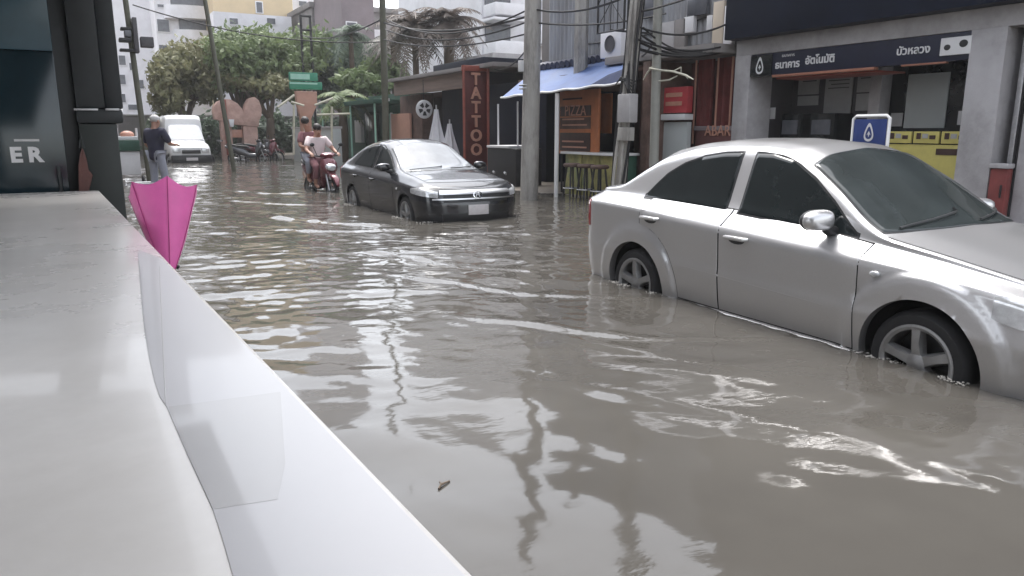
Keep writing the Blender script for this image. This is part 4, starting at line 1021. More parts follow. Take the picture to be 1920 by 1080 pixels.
# ------------------------------------------------------------------ pole frame, direction sign, carved gateway, thin wooden rack
hf = local_empty('pole_frame', x8, 36, ROAD, 'tall black two-legged pole frame above the green direction sign', 'pole frame')
xa, za = py(563, 28, 36); xb, zb = py(581, 32, 36)
for xx in (xa, xb): MB().tube([(xx - x8, 0, 0), (xx - x8, 0, za - ROAD)], .06, 6).build('leg', M['black_iron'], hf)
for vv in (30, 56): zz = py(571, vv, 36)[1]; MB().tube([(xa - x8 - .06, 0, zz - ROAD), (xb - x8 + .06, 0, zz - ROAD)], .055, 6).build('cross_bar', M['black_iron'], hf)
Yg = 27.0
xa, xb, za, zb = rectY(541, 137, 604, 168, Yg)
xc = (xa + xb) / 2
ds = local_empty('direction_sign', xc, Yg, ROAD, 'green two-board direction sign on a brown tapering post behind the motorcycle', 'sign')
Zs = lambda v: py(570, v, Yg)[1] - ROAD
wS = (xb - xa) / 2
b1 = MB().box(-wS, wS * .75, -.04, .04, Zs(152), Zs(136)).build('sign_board', M['green_sign'], ds, bevel=.01)
MB().box(-wS * .92, wS * .25, -.05, -.041, Zs(149), Zs(139)).build('pale_panel', M['green_pale'], b1, smooth=None)
b2 = MB().box(-wS, wS, -.04, .04, Zs(168), Zs(153.5)).build('sign_board', M['green_sign'], ds, bevel=.01)
MB().box(-wS * .98, wS * .7, -.05, -.041, Zs(158), Zs(155)).build('pale_panel', M['green_pale'], b2, smooth=None)
wl, wr = py(556, 190, Yg)[0] - xc, py(596, 190, Yg)[0] - xc; wl2, wr2 = py(566, 250, Yg)[0] - xc, py(586, 250, Yg)[0] - xc
MB().prism([(wl, Zs(171)), (wr, Zs(171)), (wr * .95, Zs(195)), (wr2, Zs(222)), (wr2, 0), (wl2, 0), (wl2, Zs(222)), (wl * .95, Zs(195))], .03, .25, 'y').build('post', M['pink_panel'], ds, bevel=.02)
rk = local_empty('bamboo_rack', xc + .2, Yg - .6, ROAD, 'pale bamboo pole rack standing around the direction sign', 'rack')
mb = MB()
def rp(u, v): X_, Z_ = py(u, v, Yg - .6); return (X_ - xc - .2, 0, Z_ - ROAD)
for pts in (((521, 201), (552, 178)), ((551, 197), (551, 290)), ((546, 191), (570, 198)), ((568, 218), (576, 270)), ((590, 197), (624, 184)), ((594, 215), (656, 213)), ((622, 200), (622, 288)), ((576, 270), (580, 300))):
    mb.tube([rp(*p) for p in pts], .04, 6)
mb.build('poles', mat('pale_bamboo', (.50, .48, .38), .6, var=.2, scale=6), rk)
# peach carved gateway
Ya = 36.0
Xg = lambda u: py(u, 250, Ya)[0]; Zg = lambda v: py(440, v, Ya)[1] - ROAD
xg = Xg(445)
ga = local_empty('carved_gateway', xg, Ya, ROAD, 'peach coloured carved stone gateway with rounded tops', 'gateway')
prof = [(Xg(u) - xg, Zg(v)) for u, v in ((402, 210), (404, 200), (412, 191), (424, 186), (436, 187), (448, 194), (456, 204), (458, 212), (462, 196), (470, 184), (480, 181), (488, 188), (492, 202), (491, 216), (486, 226), (484, 238), (440, 234), (420, 228), (404, 224))]
MB().prism(prof, -.25, .35, 'y').build('arch_head', M['peach'], ga, bevel=.05)
MB().box(Xg(414) - xg, Xg(434) - xg, -.2, .3, 0, Zg(226)).build('column', M['peach'], ga, bevel=.04)
MB().box(Xg(455) - xg, Xg(482) - xg, -.2, .3, 0, Zg(236)).build('column', M['peach'], ga, bevel=.04)
mb = MB(); mb.box(Xg(420) - xg, Xg(426) - xg, -.36, -.252, Zg(290), Zg(188)); mb.build('dark_band', M['red_frame'], ga, bevel=.01)
MB().box(Xg(434.5) - xg, Xg(454) - xg, -.1, .1, Zg(258), Zg(243)).build('plaque', M['letter_pale'], ga, bevel=.02)
MB().prism([(Xg(428) - xg, Zg(224)), (Xg(438) - xg, Zg(224)), (Xg(436) - xg, Zg(238)), (Xg(430) - xg, Zg(238))], -.4, -.26, 'y').build('lantern', M['sign_white'], ga, bevel=.01)

# ------------------------------------------------------------------ far buildings
def block(name, label, x0, x1, y0, y1, z1, wall, wins, roof=True, cat='building', balc=(), win_m='far_glass'):
    t = local_empty(name, (x0 + x1) / 2, y0, ROAD, label, cat)
    cx = t.location.x
    MB().box(x0 - cx, x1 - cx, 0, y1 - y0, 0, z1 - ROAD).build('wall', M[wall], t, smooth=None)
    if roof: MB().box(x0 - cx - .2, x1 - cx + .2, -.2, y1 - y0 + .2, z1 - ROAD + .003, z1 - ROAD + .35).build('parapet', M[wall], t, bevel=.03)
    for (wx0, wx1, wz0, wz1) in wins:
        f = MB().box(wx0 - cx - .07, wx1 - cx + .07, -.06, -.003, wz0 - ROAD - .07, wz1 - ROAD + .07).build('window', M['white_wall'], t, bevel=.01)
        MB().box(wx0 - cx, wx1 - cx, -.075, -.061, wz0 - ROAD, wz1 - ROAD).build('pane', M[win_m], f, smooth=None)
    for (bx, br, bz) in balc:     # rounded balconies
        mb = MB(); n = 16
        for z_a, z_b in ((0, .9),):
            out = [(br * math.cos(a), -br * .55 * math.sin(a)) for a in np.linspace(0, PI, n)]
            mb.prism([(p[0] + bx - cx, p[1]) for p in out], bz - ROAD, bz - ROAD + .9, 'z')
        b = mb.build('balcony', M['white_wall'], t, smooth=30)
        MB().box(bx - cx - br * .75, bx - cx + br * .75, -.05, -.004, bz - ROAD + .95, bz - ROAD + 2.2).build('balcony_opening', M[win_m], b, smooth=None)
    return t
def win(u0, v0, u1, v1, Y): return rectY(u0, v0, u1, v1, Y)
Y1 = 62.
xa = py(213, 50, Y1)[0]
block('white_tower', 'plain white tower block behind the left-hand transformer pole', py(208, 0, 66)[0], py(286, 0, 66)[0], 66, 76, 24, 'white_wall', [win(222, 104, 236, 122, 66), win(222, 140, 236, 158, 66), win(222, 176, 236, 192, 66), win(242, 118, 252, 132, 66), win(258, 150, 270, 166, 66), win(240, 196, 262, 206, 66)])
block('apartment_building', 'white apartment block with one big rounded balcony above the green tree', py(288, 0, Y1)[0], py(398, 0, Y1)[0], Y1, Y1 + 12, 18, 'white_wall',
      [win(294, 36, 318, 60, Y1), win(298, 84, 320, 100, Y1), win(295, 8, 308, 14, Y1), win(336, 62, 352, 76, Y1)], balc=((py(362, 20, Y1)[0], 2.0, py(362, 38, Y1)[1]), (py(366, 20, Y1)[0], 1.6, py(362, 66, Y1)[1] - .6)))
block('yellow_building', 'ochre and pink painted building rising over the middle of the tree', py(399, 0, 58)[0], py(548, 0, 58)[0], 58, 68, py(470, 18, 58)[1] + 6, 'yellow_wall', [win(480, 4, 492, 24, 58)])
pk = block('pink_annex', 'pale pink low annex under the ochre building', py(400, 30, 56)[0], py(546, 30, 56)[0], 56, 57.5, py(470, 26, 56)[1], 'white_wall', [win(430, 34, 446, 46, 56), win(500, 34, 516, 46, 56)], roof=False)
block('pale_building', 'pale lilac wall of a tall block right of the ochre building', py(549, 0, 70)[0], py(646, 0, 70)[0], 70, 80, 26, 'white_wall', [win(560, 2, 575, 12, 70), win(600, 2, 615, 12, 70)])
block('mauve_building', 'mauve roofed old house half hidden by palm fronds', py(640, 0, 46)[0], py(700, 0, 46)[0], 46, 52, py(660, -30, 46)[1], 'mauve_wall', [win(650, 42, 668, 60, 46)])
block('dull_house', 'dull grey house with pale openings behind the palms', py(600, 0, 50)[0], py(862, 0, 50)[0], 52.1, 60, py(700, 14, 50)[1], 'dull_wall', [win(620, 60, 645, 80, 52), win(688, 56, 716, 76, 52), win(742, 90, 770, 106, 52), win(780, 60, 800, 76, 52)], win_m='white_wall')
# white hotel with balconies on the right
Yh = 31.
hx0, hx1 = py(903, 60, Yh)[0], py(1190, 60, Yh)[0]
ht = block('white_hotel', 'white hotel with stacked balconies behind the concrete poles', hx0, hx1, Yh, Yh + 10, 13, 'white_wall', [win(911, 14, 924, 34, Yh), win(911, 72, 924, 92, Yh), win(1018, 6, 1076, 44, Yh), win(1108, 6, 1126, 46, Yh), win(1020, 62, 1076, 74, Yh)])
cx = ht.location.x
for v_top, v_mid, v_bot in ((-34, -8, 28), (34, 54, 102), (104, 118, 134)):
    xa_, xb_ = py(929, 40, Yh - 1.2)[0], py(986, 40, Yh - 1.2)[0]
    zt_, zm_, zb_ = (py(955, v, Yh - 1.2)[1] - ROAD for v in (v_top, v_mid if False else (v_top + v_bot) / 2 + 8, v_bot))
    b = MB().box(xa_ - cx, xb_ - cx, -1.2, -.003, zb_, zm_).build('balcony', M['white_wall'], ht, bevel=.06)
    MB().box(xa_ - cx + .1, xb_ - cx - .15, -.08, -.004, zm_ + .02, zt_ - .12).build('balcony_opening', M['far_glass'], b, smooth=None)
    MB().box(xa_ - cx - .1, xb_ - cx + .1, -1.25, -.003, zt_ - .1, zt_ + .02).build('balcony_canopy', M['white_wall'], ht, bevel=.02)
xa_, xb_ = py(1012, 0, Yh - 1.)[0], py(1110, 0, Yh - 1.)[0]
MB().box(xa_ - cx, xb_ + 2.5 - cx, -1.0, -.003, py(1050, 84, Yh - 1)[1] - ROAD, py(1050, 58, Yh - 1)[1] - ROAD).build('long_balcony', M['white_wall'], ht, bevel=.05)
bb_ = block('dark_lean_to', 'dark navy lean-to between the tattoo sign and the awning', py(912, 130, 19)[0], py(1008, 130, 19)[0], 19.0, 22, py(950, 134, 19)[1], 'navy', [], roof=True)
# grey pavilion between the awning and hotel
block('grey_lean_to', 'grey plastered lean-to roof behind the blue awning', py(924, 110, 24)[0], py(1000, 110, 24)[0], 24, 28, py(950, 100, 24)[1], 'grey_render', [win(934, 118, 944, 127, 24)], roof=False)

# shop-houses on the photographer's own side, behind and beside the counter: out of view, placed to block sky and darken reflections
nb = local_empty('unseen_shophouse', -4.6, -4, ROAD, 'plain unseen shophouse behind the white counter', 'building')
MB().box(-2.5, 1.6, -9, 3.2, 0, 8.5).build('wall', M['dull_wall'], nb, smooth=None)  # unseen wall, added to block sky
for yy in (-8, -4.5, -1.): MB().box(1.603, 1.66, yy, yy + 2.8, .2, 3.0).build('shutter', M['dark_wall'], nb, smooth=None)  # shutters of the added unseen shophouse
for yy in (-8, -4.5, -1.): MB().box(1.603, 1.66, yy, yy + 2.4, 4.6, 6.4).build('window', M['far_glass'], nb, smooth=None)  # windows of the added unseen shophouse
nc = local_empty('unseen_shophouse', -5.6, 12, ROAD, 'dull unseen shophouse behind the tall dark cabinet', 'building')
MB().box(-2.5, 2.2, -4.5, 22, 0, 15.0).build('wall', M['dull_wall'], nc, smooth=None)  # unseen wall, added to block sky
for k in range(6): MB().box(2.203, 2.26, -4 + 4.2 * k, -1.2 + 4.2 * k, .2, 3.0).build('shutter', M['dark_wall'], nc, smooth=None)  # shutters of the added unseen shophouse
shade_canopy = MB().box(1.5, 5.25, -2, 9.9, 2.95, 3.02).build('canopy', M['dull_wall'], nb, smooth=None)  # unseen canopy added to shade the counter and darken its reflection
for yy in (-1.2, 3.0): MB().tube([(1.6, yy, 2.9), (5.2, yy, 2.9)], .04, 6).build('shade_canopy_beam', M['dark_wall'], shade_canopy)

lr = local_empty('left_shophouse', -2, 36, ROAD, 'dull grey shophouse at the far left end of the street', 'building')
MB().box(-5, 3.5, 0, 16, 0, 12).build('wall', M['dull_wall'], lr, smooth=None)
for k in range(4):
    for j in range(3):
        f = MB().box(3.503, 3.56, 1 + 4 * k, 3.6 + 4 * k, 3.2 + 3 * j, 4.9 + 3 * j).build('window', M['far_glass'], lr, smooth=None)
y0, y1, z0, z1 = rectX(920, 272, 974, 352, 8.6)
bk = local_empty('black_stall', 8.6, (y0 + y1) / 2, -.05, 'black covered stall box with pale top edge behind the concrete pole', 'stall')
pbox(bk, 'box_body', M['black_iron'], 8.5, 9.2, y0, y1, -.05, z1 - .06, bevel=.03)
pbox(bk, 'top_board', M['sign_white'], 8.46, 9.24, y0 + .25, y1 - .05, z1 - .055, z1, bevel=.008)
mb = MB()
for q in (.3, .7): mb.tube([(-.12, (y1 - y0) * (q - .5), .35), (-.10, (y1 - y0) * (q - .5) + .1, .38)], .03, 6)
mb.build('latch', M['steel'], bk)
for u, v0, v1 in ((934, 195, 272), (971, 190, 282)):
    ya, za = px(u, v0, 8.7); MB().tube([(.1, ya - bk.location.y, z1 + .05), (.1, ya - bk.location.y, za + .05)], .022, 6).build('corner_post', M['sign_white'], bk)
# ------------------------------------------------------------------ trees, palms, hedge
def leaf_mat(name, a, b, c):
    m = bpy.data.materials.new(name); m.use_nodes = True; nt = m.node_tree; bs = nt.nodes['Principled BSDF']; L = nt.links.new
    tc = nt.nodes.new('ShaderNodeTexCoord'); n = nt.nodes.new('ShaderNodeTexNoise'); n.inputs['Scale'].default_value = 1.1; n.inputs['Detail'].default_value = 8; n.inputs['Roughness'].default_value = .75
    L(tc.outputs['Object'], n.inputs['Vector']); r = nt.nodes.new('ShaderNodeValToRGB'); L(n.outputs['Fac'], r.inputs['Fac'])
    e = r.color_ramp.elements; e[0].position = .32; e[0].color = (*a, 1); e[1].position = .68; e[1].color = (*c, 1); q = e.new(.5); q.color = (*b, 1)
    L(r.outputs[0], bs.inputs['Base Color']); bs.inputs['Roughness'].default_value = .55; bs.inputs['Specular IOR Level'].default_value = .3
    tr = nt.nodes.new('ShaderNodeBsdfTranslucent'); L(r.outputs[0], tr.inputs['Color']); mx = nt.nodes.new('ShaderNodeMixShader'); mx.inputs[0].default_value = .3
    L(bs.outputs[0], mx.inputs[1]); L(tr.outputs[0], mx.inputs[2]); L(mx.outputs[0], nt.nodes['Material Output'].inputs['Surface']); return m
M['leaf'] = leaf_mat('green_leaves', (.10, .14, .065), (.15, .20, .09), (.25, .29, .14))
M['leaf_olive'] = leaf_mat('olive_leaves', (.14, .15, .075), (.21, .21, .11), (.31, .28, .17))
M['leaf_dark'] = leaf_mat('dark_leaves', (.06, .09, .065), (.10, .14, .10), (.17, .21, .145))
M['leaf_grey'] = leaf_mat('greyish_fronds', (.09, .09, .08), (.15, .145, .125), (.25, .235, .20))
M['leaf_brown'] = leaf_mat('brownish_fronds', (.075, .062, .055), (.13, .105, .09), (.21, .18, .15))
M['bark'] = mat('bark', (.115, .085, .06), .85, var=.35, scale=6, bump=.5, bscale=20, stretch=(1, 1, .25))
def leaf_cloud(cl, n, size, seed):
    """cl: clumps (x,y,z,rx,ry,rz). Small bent quads through each clump's volume, thinner towards the outside"""
    rg = np.random.default_rng(seed); vs, fs = [], []
    vol = np.array([c[3] * c[4] * c[5] for c in cl]); cnt = np.maximum((n * vol ** .75 / (vol ** .75).sum()).astype(int), 20)
    for c, k in zip(cl, cnt):
        d = rg.normal(size=(k, 3)); d /= np.linalg.norm(d, axis=1)[:, None]; r = rg.random(k) ** .42 * (1 + .16 * rg.normal(size=k))
        bump_ = 1 + .22 * np.sin(d[:, 0] * 5 + seed) * np.sin(d[:, 2] * 6 + c[0])
        P = np.array(c[:3]) + d * (r * bump_)[:, None] * np.array(c[3:6])
        for p, dd in zip(P, d):
            nrm = dd * .6 + rg.normal(size=3) * .7 + np.array([0, 0, .35]); nrm /= np.linalg.norm(nrm)
            u = np.cross(nrm, rg.normal(size=3)); u /= np.linalg.norm(u); w_ = np.cross(nrm, u); s = size * (.55 + .9 * rg.random())
            k0 = len(vs)
            vs += [tuple(p - u * s), tuple(p + w_ * s * .45 - nrm * s * .12), tuple(p + u * s), tuple(p - w_ * s * .45 - nrm * s * .12)]
            fs.append((k0, k0 + 1, k0 + 2, k0 + 3))
    me = bpy.data.meshes.new('crown'); me.from_pydata(vs, [], fs); me.update(); return me
def tree(name, loc, label, cl, n, size, seed, leaf, trunk_r, group=None):
    t = empty(name, loc, 0, label, 'tree', group); rg = random.Random(seed)
    cx = sum(c[0] for c in cl) / len(cl); cz = min(c[2] for c in cl)
    mb = MB(); fork = Vector((.1, 0, cz * .62)); mb.tube([Vector((0, 0, -.1)), Vector((.06, .05, cz * .3)), fork], [trunk_r * 1.3, trunk_r, trunk_r * .8], 10)
    for c in cl:
        e = Vector(c[:3]); mid = fork.lerp(e, .5) + Vector((rg.uniform(-.2, .2), rg.uniform(-.2, .2), .15))
        mb.tube([fork - Vector((0, 0, .1)), mid, e, e + Vector((rg.uniform(-.4, .4) * c[3], rg.uniform(-.4, .4), c[5] * .6))], [trunk_r * .5, trunk_r * .33, trunk_r * .18, trunk_r * .06], 7)
    mb.build('trunk', M['bark'], t, smooth=60)
    link('crown', leaf_cloud(cl, n, size, seed), M[leaf], t); return t
def clumps(uvs, Y, root, depth=1.6):
    """crown clumps from outline pixels (u, v, ru, rv) carried to distance Y"""
    out = []
    for k, (u, v, ru, rv) in enumerate(uvs):
        x, z = py(u, v, Y); s = abs(py(u + ru, v, Y)[0] - x); sz = abs(py(u, v - rv, Y)[1] - z)
        out.append((x - root[0], ((k * 37) % 7 - 3) / 3 * depth * .5, z - root[2], s, depth, sz))
    return out
r1_ = (py(345, 250, 40)[0], 40, ROAD)
tree('leafy_tree', r1_, 'broad yellow-green street tree behind the white pickup', clumps([(300, 150, 26, 42), (330, 120, 40, 40), (372, 118, 44, 44), (350, 160, 50, 34), (310, 190, 30, 26), (390, 160, 34, 36), (405, 100, 34, 32)], 40, r1_, 2.2), 8200, .155, 11, 'leaf_olive', .20, 'street trees beyond the gateway')
r2_ = (py(452, 260, 39)[0], 39, ROAD)
tree('leafy_tree', r2_, 'large green tree spreading above the carved gateway', clumps([(415, 100, 40, 34), (440, 92, 46, 34), (486, 82, 48, 32), (530, 96, 46, 40), (572, 96, 36, 40), (460, 130, 48, 32), (505, 135, 44, 36), (550, 125, 34, 34), (420, 140, 30, 34), (540, 165, 34, 26), (486, 170, 36, 22)], 39, r2_, 2.4), 12000, .155, 12, 'leaf', .24, 'street trees beyond the gateway')
r3_ = (py(508, 298, 37)[0], 37, ROAD)
tree('leafy_tree', r3_, 'small brownish tree with forked trunk right of the gateway', clumps([(500, 168, 22, 16), (522, 160, 22, 16), (512, 148, 18, 14), (440, 150, 24, 14), (470, 160, 20, 12)], 37, r3_, 1.0), 1300, .15, 13, 'leaf_olive', .22, 'street trees beyond the gateway')
r4_ = (py(640, 260, 41)[0], 41, ROAD)
tree('leafy_tree', r4_, 'dark green tree filling the gap right of the direction sign', clumps([(600, 120, 40, 34), (640, 130, 44, 36), (690, 140, 44, 30), (660, 165, 44, 22), (612, 165, 34, 26), (580, 110, 30, 34), (730, 150, 40, 26), (640, 96, 34, 22)], 41, r4_, 2.2), 8000, .16, 14, 'leaf_dark', .2, 'street trees beyond the gateway')
r5_ = (py(720, 260, 33)[0], 33, ROAD)
tree('leafy_tree', r5_, 'mid green tree peeping over the parlour roof', clumps([(655, 150, 30, 22), (690, 160, 34, 20), (735, 140, 26, 22), (715, 120, 24, 20)], 33, r5_, 1.3), 2200, .17, 15, 'leaf', .14, 'street trees beyond the gateway')
def palm(loc, h, label, seed, nfr=17, ln=2.1, leaf='leaf_grey', r=.13):
    t = empty('palm_tree', loc, 0, label, 'palm', 'palms behind the parlour'); rg = np.random.default_rng(seed)
    MB().tube([(0, 0, -.1), (.1, .05, h * .5), (.05, 0, h)], [r * 1.2, r, r * .85], 10).build('trunk', M['bark'], t, smooth=60)
    vs, fs = [], []
    for k in range(nfr):
        a = 2 * PI * k / nfr + rg.normal() * .2; el = rg.uniform(-.5, 1.2); l = ln * rg.uniform(.75, 1.15)
        prev = None
        for i in range(13):
            q = i / 12; rr = l * q * math.cos(el * (1 - .4 * q)); zz = l * (q * math.sin(el) - .75 * q * q)
            p = np.array([.05 + rr * math.cos(a), rr * math.sin(a), h + zz])
            if prev is not None:
                d = p - prev; d /= np.linalg.norm(d); s = np.cross(d, [0, 0, 1]); s /= np.linalg.norm(s) + 1e-6
                w_ = .42 * math.sin(PI * min(q * 1.05, 1)) ** .6 + .04
                for sg in (-1, 1):
                    for m_ in (0, .5):
                        b = prev + (p - prev) * m_; e = b + s * sg * w_ * rg.uniform(.7, 1.1) + d * .16 + np.array([0, 0, -.22 * w_ - .1 * rg.random()])
                        k0 = len(vs); vs += [tuple(b - d * .03), tuple(b + d * .05), tuple(e)]; fs.append((k0, k0 + 1, k0 + 2))
                k0 = len(vs); vs += [tuple(prev - s * .02), tuple(prev + s * .02), tuple(p + s * .015), tuple(p - s * .015)]; fs.append((k0, k0 + 1, k0 + 2, k0 + 3))
            prev = p
    me = bpy.data.meshes.new('fronds'); me.from_pydata(vs, [], fs); me.update(); link('crown', me, M[leaf], t); return t
def palm_at(u, v, Y, label, seed, **k):
    x, z = py(u, v, Y); palm((x, Y, ROAD), z - ROAD, label, seed, **k)
palm_at(775, 52, 28, 'tall drooping brownish palm just over the brown roof board', 21, nfr=38, ln=1.9, leaf='leaf_brown')
palm_at(735, 84, 33, 'greyish palm behind the thin dark pole', 22, nfr=18, ln=1.9)
palm_at(838, 40, 27, 'dry brownish palm with dark trunk left of the white hotel', 23, nfr=40, ln=1.7, r=.22, leaf='leaf_brown')
palm_at(655, 62, 36, 'small dark palm in front of the mauve house', 24, nfr=16, ln=1.7, leaf='leaf_dark')
palm_at(640, 182, 29, 'low young palm beside the bamboo rack', 25, nfr=14, ln=1.1, leaf='leaf')
hx0, hx1 = py(268, 215, 44)[0], py(700, 215, 44)[0]
hd = link('hedge', leaf_cloud([(hx0 + (hx1 - hx0) * (k + .5) / 14, 44, .9 + .25 * math.sin(k * 2.1), (hx1 - hx0) / 22, 1., 1.3) for k in range(14)], 5200, .2, 31), M['leaf_dark']); tag(hd, 'long dark hedge across the end of the street below the trees', 'hedge')
fw_ = local_empty('garden_wall', (hx0 + hx1) / 2, 45.6, ROAD, 'dark stained garden wall behind the hedge', 'wall')
MB().box((hx0 - hx1) / 2 - 3, (hx1 - hx0) / 2 + 2, 0, .2, 0, 2.3).build('wall_panel', M['dull_wall'], fw_, smooth=None)
MB().box((hx0 - hx1) / 2 - 3.05, (hx1 - hx0) / 2 + 2.05, -.05, .25, 2.303, 2.38).build('coping', M['concrete'], fw_, smooth=None)

# ------------------------------------------------------------------ people: one skinned body each, clothes and hair laid over it
M['skin'] = mat('skin', (.36, .20, .145), .55, var=.08, scale=12)
M['hair_dark'] = mat('dark_hair', (.022, .017, .015), .55, var=.3, scale=40)
M['hair_grey'] = mat('grey_hair', (.28, .26, .25), .6, var=.3, scale=40)
def skinned(name, pts, edges, rad, root, mt, parent, sub=2):
    me = bpy.data.meshes.new(name); me.from_pydata([tuple(p) for p in pts], edges, []); o = bpy.data.objects.new(name, me); COL.objects.link(o)
    o.modifiers.new('skin', 'SKIN'); 
    if not me.skin_vertices: me.attributes  # the modifier adds the layer itself
    bm = bmesh.new(); bm.from_mesh(me); sk = bm.verts.layers.skin.verify()
    for i, v in enumerate(bm.verts):
        r = rad[i]; v[sk].radius = r if isinstance(r, tuple) else (r, r); v[sk].use_root = (i == root)
    bm.to_mesh(me); bm.free()
    s = o.modifiers.new('sub', 'SUBSURF'); s.levels = sub; s.render_levels = sub
    dg = bpy.context.evaluated_depsgraph_get(); dg.update()
    out = bpy.data.meshes.new_from_object(o.evaluated_get(dg)); bpy.data.objects.remove(o)
    return link(name, out, mt, parent, 180)
def person(loc, rz, label, J, shirt, trousers, hair, group=None, cap=None, sleeve=.6, hem=0.):
    """J: joints in the figure's own frame (facing -y): pelvis, chest, neck, head, then l/r shoulder elbow wrist, hip knee ankle"""
    t = empty('person', loc, rz, label, 'person', group)
    V = {k: Vector(v) for k, v in J.items() if k != 'turn'}
    names, pts, rad, edges = [], [], [], []
    def ad(n, p, r): names.append(n); pts.append(Vector(p)); rad.append(r); return len(pts) - 1
    up = (V['head'] - V['neck']).normalized(); face = (Vector((0, -1, 0)) - up * Vector((0, -1, 0)).dot(up)).normalized(); face.x += J.get('turn', 0); face.normalize()
    ip = ad('pelvis', V['pelvis'], .120); iw = ad('waist', V['pelvis'].lerp(V['chest'], .5), .112); ic = ad('chest', V['chest'], .125); ink = ad('neck', V['neck'], .052)
    ij = ad('jaw', V['head'] - up * .055 + face * .02, (.060, .068)); ih = ad('head', V['head'] + up * .03, (.075, .09)); it = ad('crown', V['head'] + up * .095, (.058, .07))
    edges += [(ip, iw), (iw, ic), (ic, ink), (ink, ij), (ij, ih), (ih, it)]
    nose = ad('nose', V['head'] - up * .01 + face * .112, .012); edges.append((ij, nose))
    for s in 'lr':
        sg = 1 if s == 'l' else -1
        a = ad(s + 'sh', V[s + 'sh'], .062); b = ad(s + 'el', V[s + 'el'], .045); c = ad(s + 'wr', V[s + 'wr'], .030)
        d = (V[s + 'wr'] - V[s + 'el']).normalized(); side = d.cross(Vector((0, 0, 1))).normalized() if abs(d.z) < .9 else Vector((0, 1, 0))
        p = ad(s + 'palm', V[s + 'wr'] + d * .065, (.038, .020)); edges += [(ic, a), (a, b), (b, c), (c, p)]
        dn = d.cross(side)
        for q, (off, ln) in enumerate(((-.030, .070), (-.010, .082), (.010, .078), (.028, .062))):
            f1 = ad(s + 'f', V[s + 'wr'] + d * (.065 + ln * .55) + side * off, .0095); f2 = ad(s + 'f', V[s + 'wr'] + d * (.065 + ln) + side * off * 1.1 + Vector((0, 0, -.022 - .004 * q)), .008); edges += [(p, f1), (f1, f2)]
        th = ad(s + 'th', V[s + 'wr'] + d * .075 + side * -.055 * 1, .010); edges.append((c, th))
        a = ad(s + 'hip', V[s + 'hip'], .088); b = ad(s + 'kn', V[s + 'kn'], .060); c = ad(s + 'an', V[s + 'an'], .040)
        f = ad(s + 'toe', V[s + 'an'] + Vector((0, -.15, -.05)), (.042, .028)); edges += [(ip, a), (a, b), (b, c), (c, f)]
    body = skinned('body', pts, edges, rad, ip, M['skin'], t)
    hd_ = V['head'] + up * .035
    mb = MB()
    for sg in (-1, 1):
        sd = up.cross(face); mb.ball(hd_ + face * .082 + sd * sg * .032 - up * .005, .011, mi=0, nu=8, nv=6)
    mb.build('eyes', M['hair_dark'], body, smooth=80)
    mb = MB()
    for sg in (-1, 1): sd = up.cross(face); mb.ball(hd_ + sd * sg * .082 - up * .02, .014, .026, .034, 8, 6)
    mb.build('ears', M['skin'], body, smooth=80)
    fm = frame(hd_, up.cross(face) * -1, up); mb = MB()
    mb.ball(hd_ - face * .014 + up * .034, .091, .104, .088, 16, 10, M=fm.to_3x3().to_4x4() @ Matrix.Rotation(-PI / 2, 4, 'X'))
    mb.build('hair', cap or hair, t, smooth=80)
    # shirt: torso and sleeves a little larger than the body
    sp, se, sr = [V['pelvis'] + Vector((0, 0, -.03 - hem)), V['pelvis'].lerp(V['chest'], .5), V['chest'], V['chest'].lerp(V['neck'], .75)], [(0, 1), (1, 2), (2, 3)], [.164, .152, .165, .085]
    for s in 'lr':
        k = len(sp); e = V[s + 'sh'].lerp(V[s + 'el'], 1.0) if sleeve >= 1 else V[s + 'sh'].lerp(V[s + 'el'], sleeve)
        sp += [V[s + 'sh'], e]; sr += [.092, .070]; se += [(2, k), (k, k + 1)]
        if sleeve > 1: sp.append(V[s + 'wr']); sr.append(.045); se.append((k + 1, k + 2))
    skinned('shirt', sp, se, sr, 0, shirt, t)
    tp_, te, tr_ = [V['pelvis']], [], [.128]
    for s in 'lr':
        k = len(tp_); tp_ += [V[s + 'hip'], V[s + 'kn'], V[s + 'kn'].lerp(V[s + 'an'], .7)]; tr_ += [.098, .078, .062]; te += [(0, k), (k, k + 1), (k + 1, k + 2)]
    skinned('trousers', tp_, te, tr_, 0, trousers, t)
    return t
m_navyc = mat('navy_cotton', (.022, .022, .045), .85, var=.25, scale=7, bump=.3, bscale=12)
m_light = mat('pale_grey_cotton', (.28, .29, .34), .85, var=.12, scale=7, bump=.3, bscale=12)
m_whitec = mat('white_pink_cotton', (.66, .56, .56), .8, var=.08, scale=7, bump=.3, bscale=12)
m_maroonc = mat('maroon_cotton', (.20, .09, .10), .85, var=.25, scale=7, bump=.3, bscale=12)
m_capm = mat('pale_cap_cloth', (.50, .49, .48), .8, var=.2, scale=10)
xw, zw = py(299, 352, 19.0)
stand = dict(pelvis=(0, 0, .93), chest=(0, -.03, 1.30), neck=(0, -.02, 1.47), head=(0, -.05, 1.59),
             lsh=(.20, -.02, 1.40), lel=(.27, -.02, 1.12), lwr=(.22, -.22, .98), rsh=(-.20, -.03, 1.40), rel=(-.25, -.14, 1.14), rwr=(-.16, -.38, 1.12),
             lhip=(.10, 0, .90), lkn=(.12, -.02, .48), lan=(.12, .03, .07), rhip=(-.10, 0, .90), rkn=(-.12, -.06, .48), ran=(-.12, -.02, .07))
pd = person((xw, 19.0, ROAD), PI - .9, 'person in navy shirt and pale trousers wading with back turned by the cart', stand, m_navyc, m_light, M['hair_grey'], cap=m_capm, sleeve=.95, hem=.14)
pd.scale = (1.12, 1.12, 1.08)

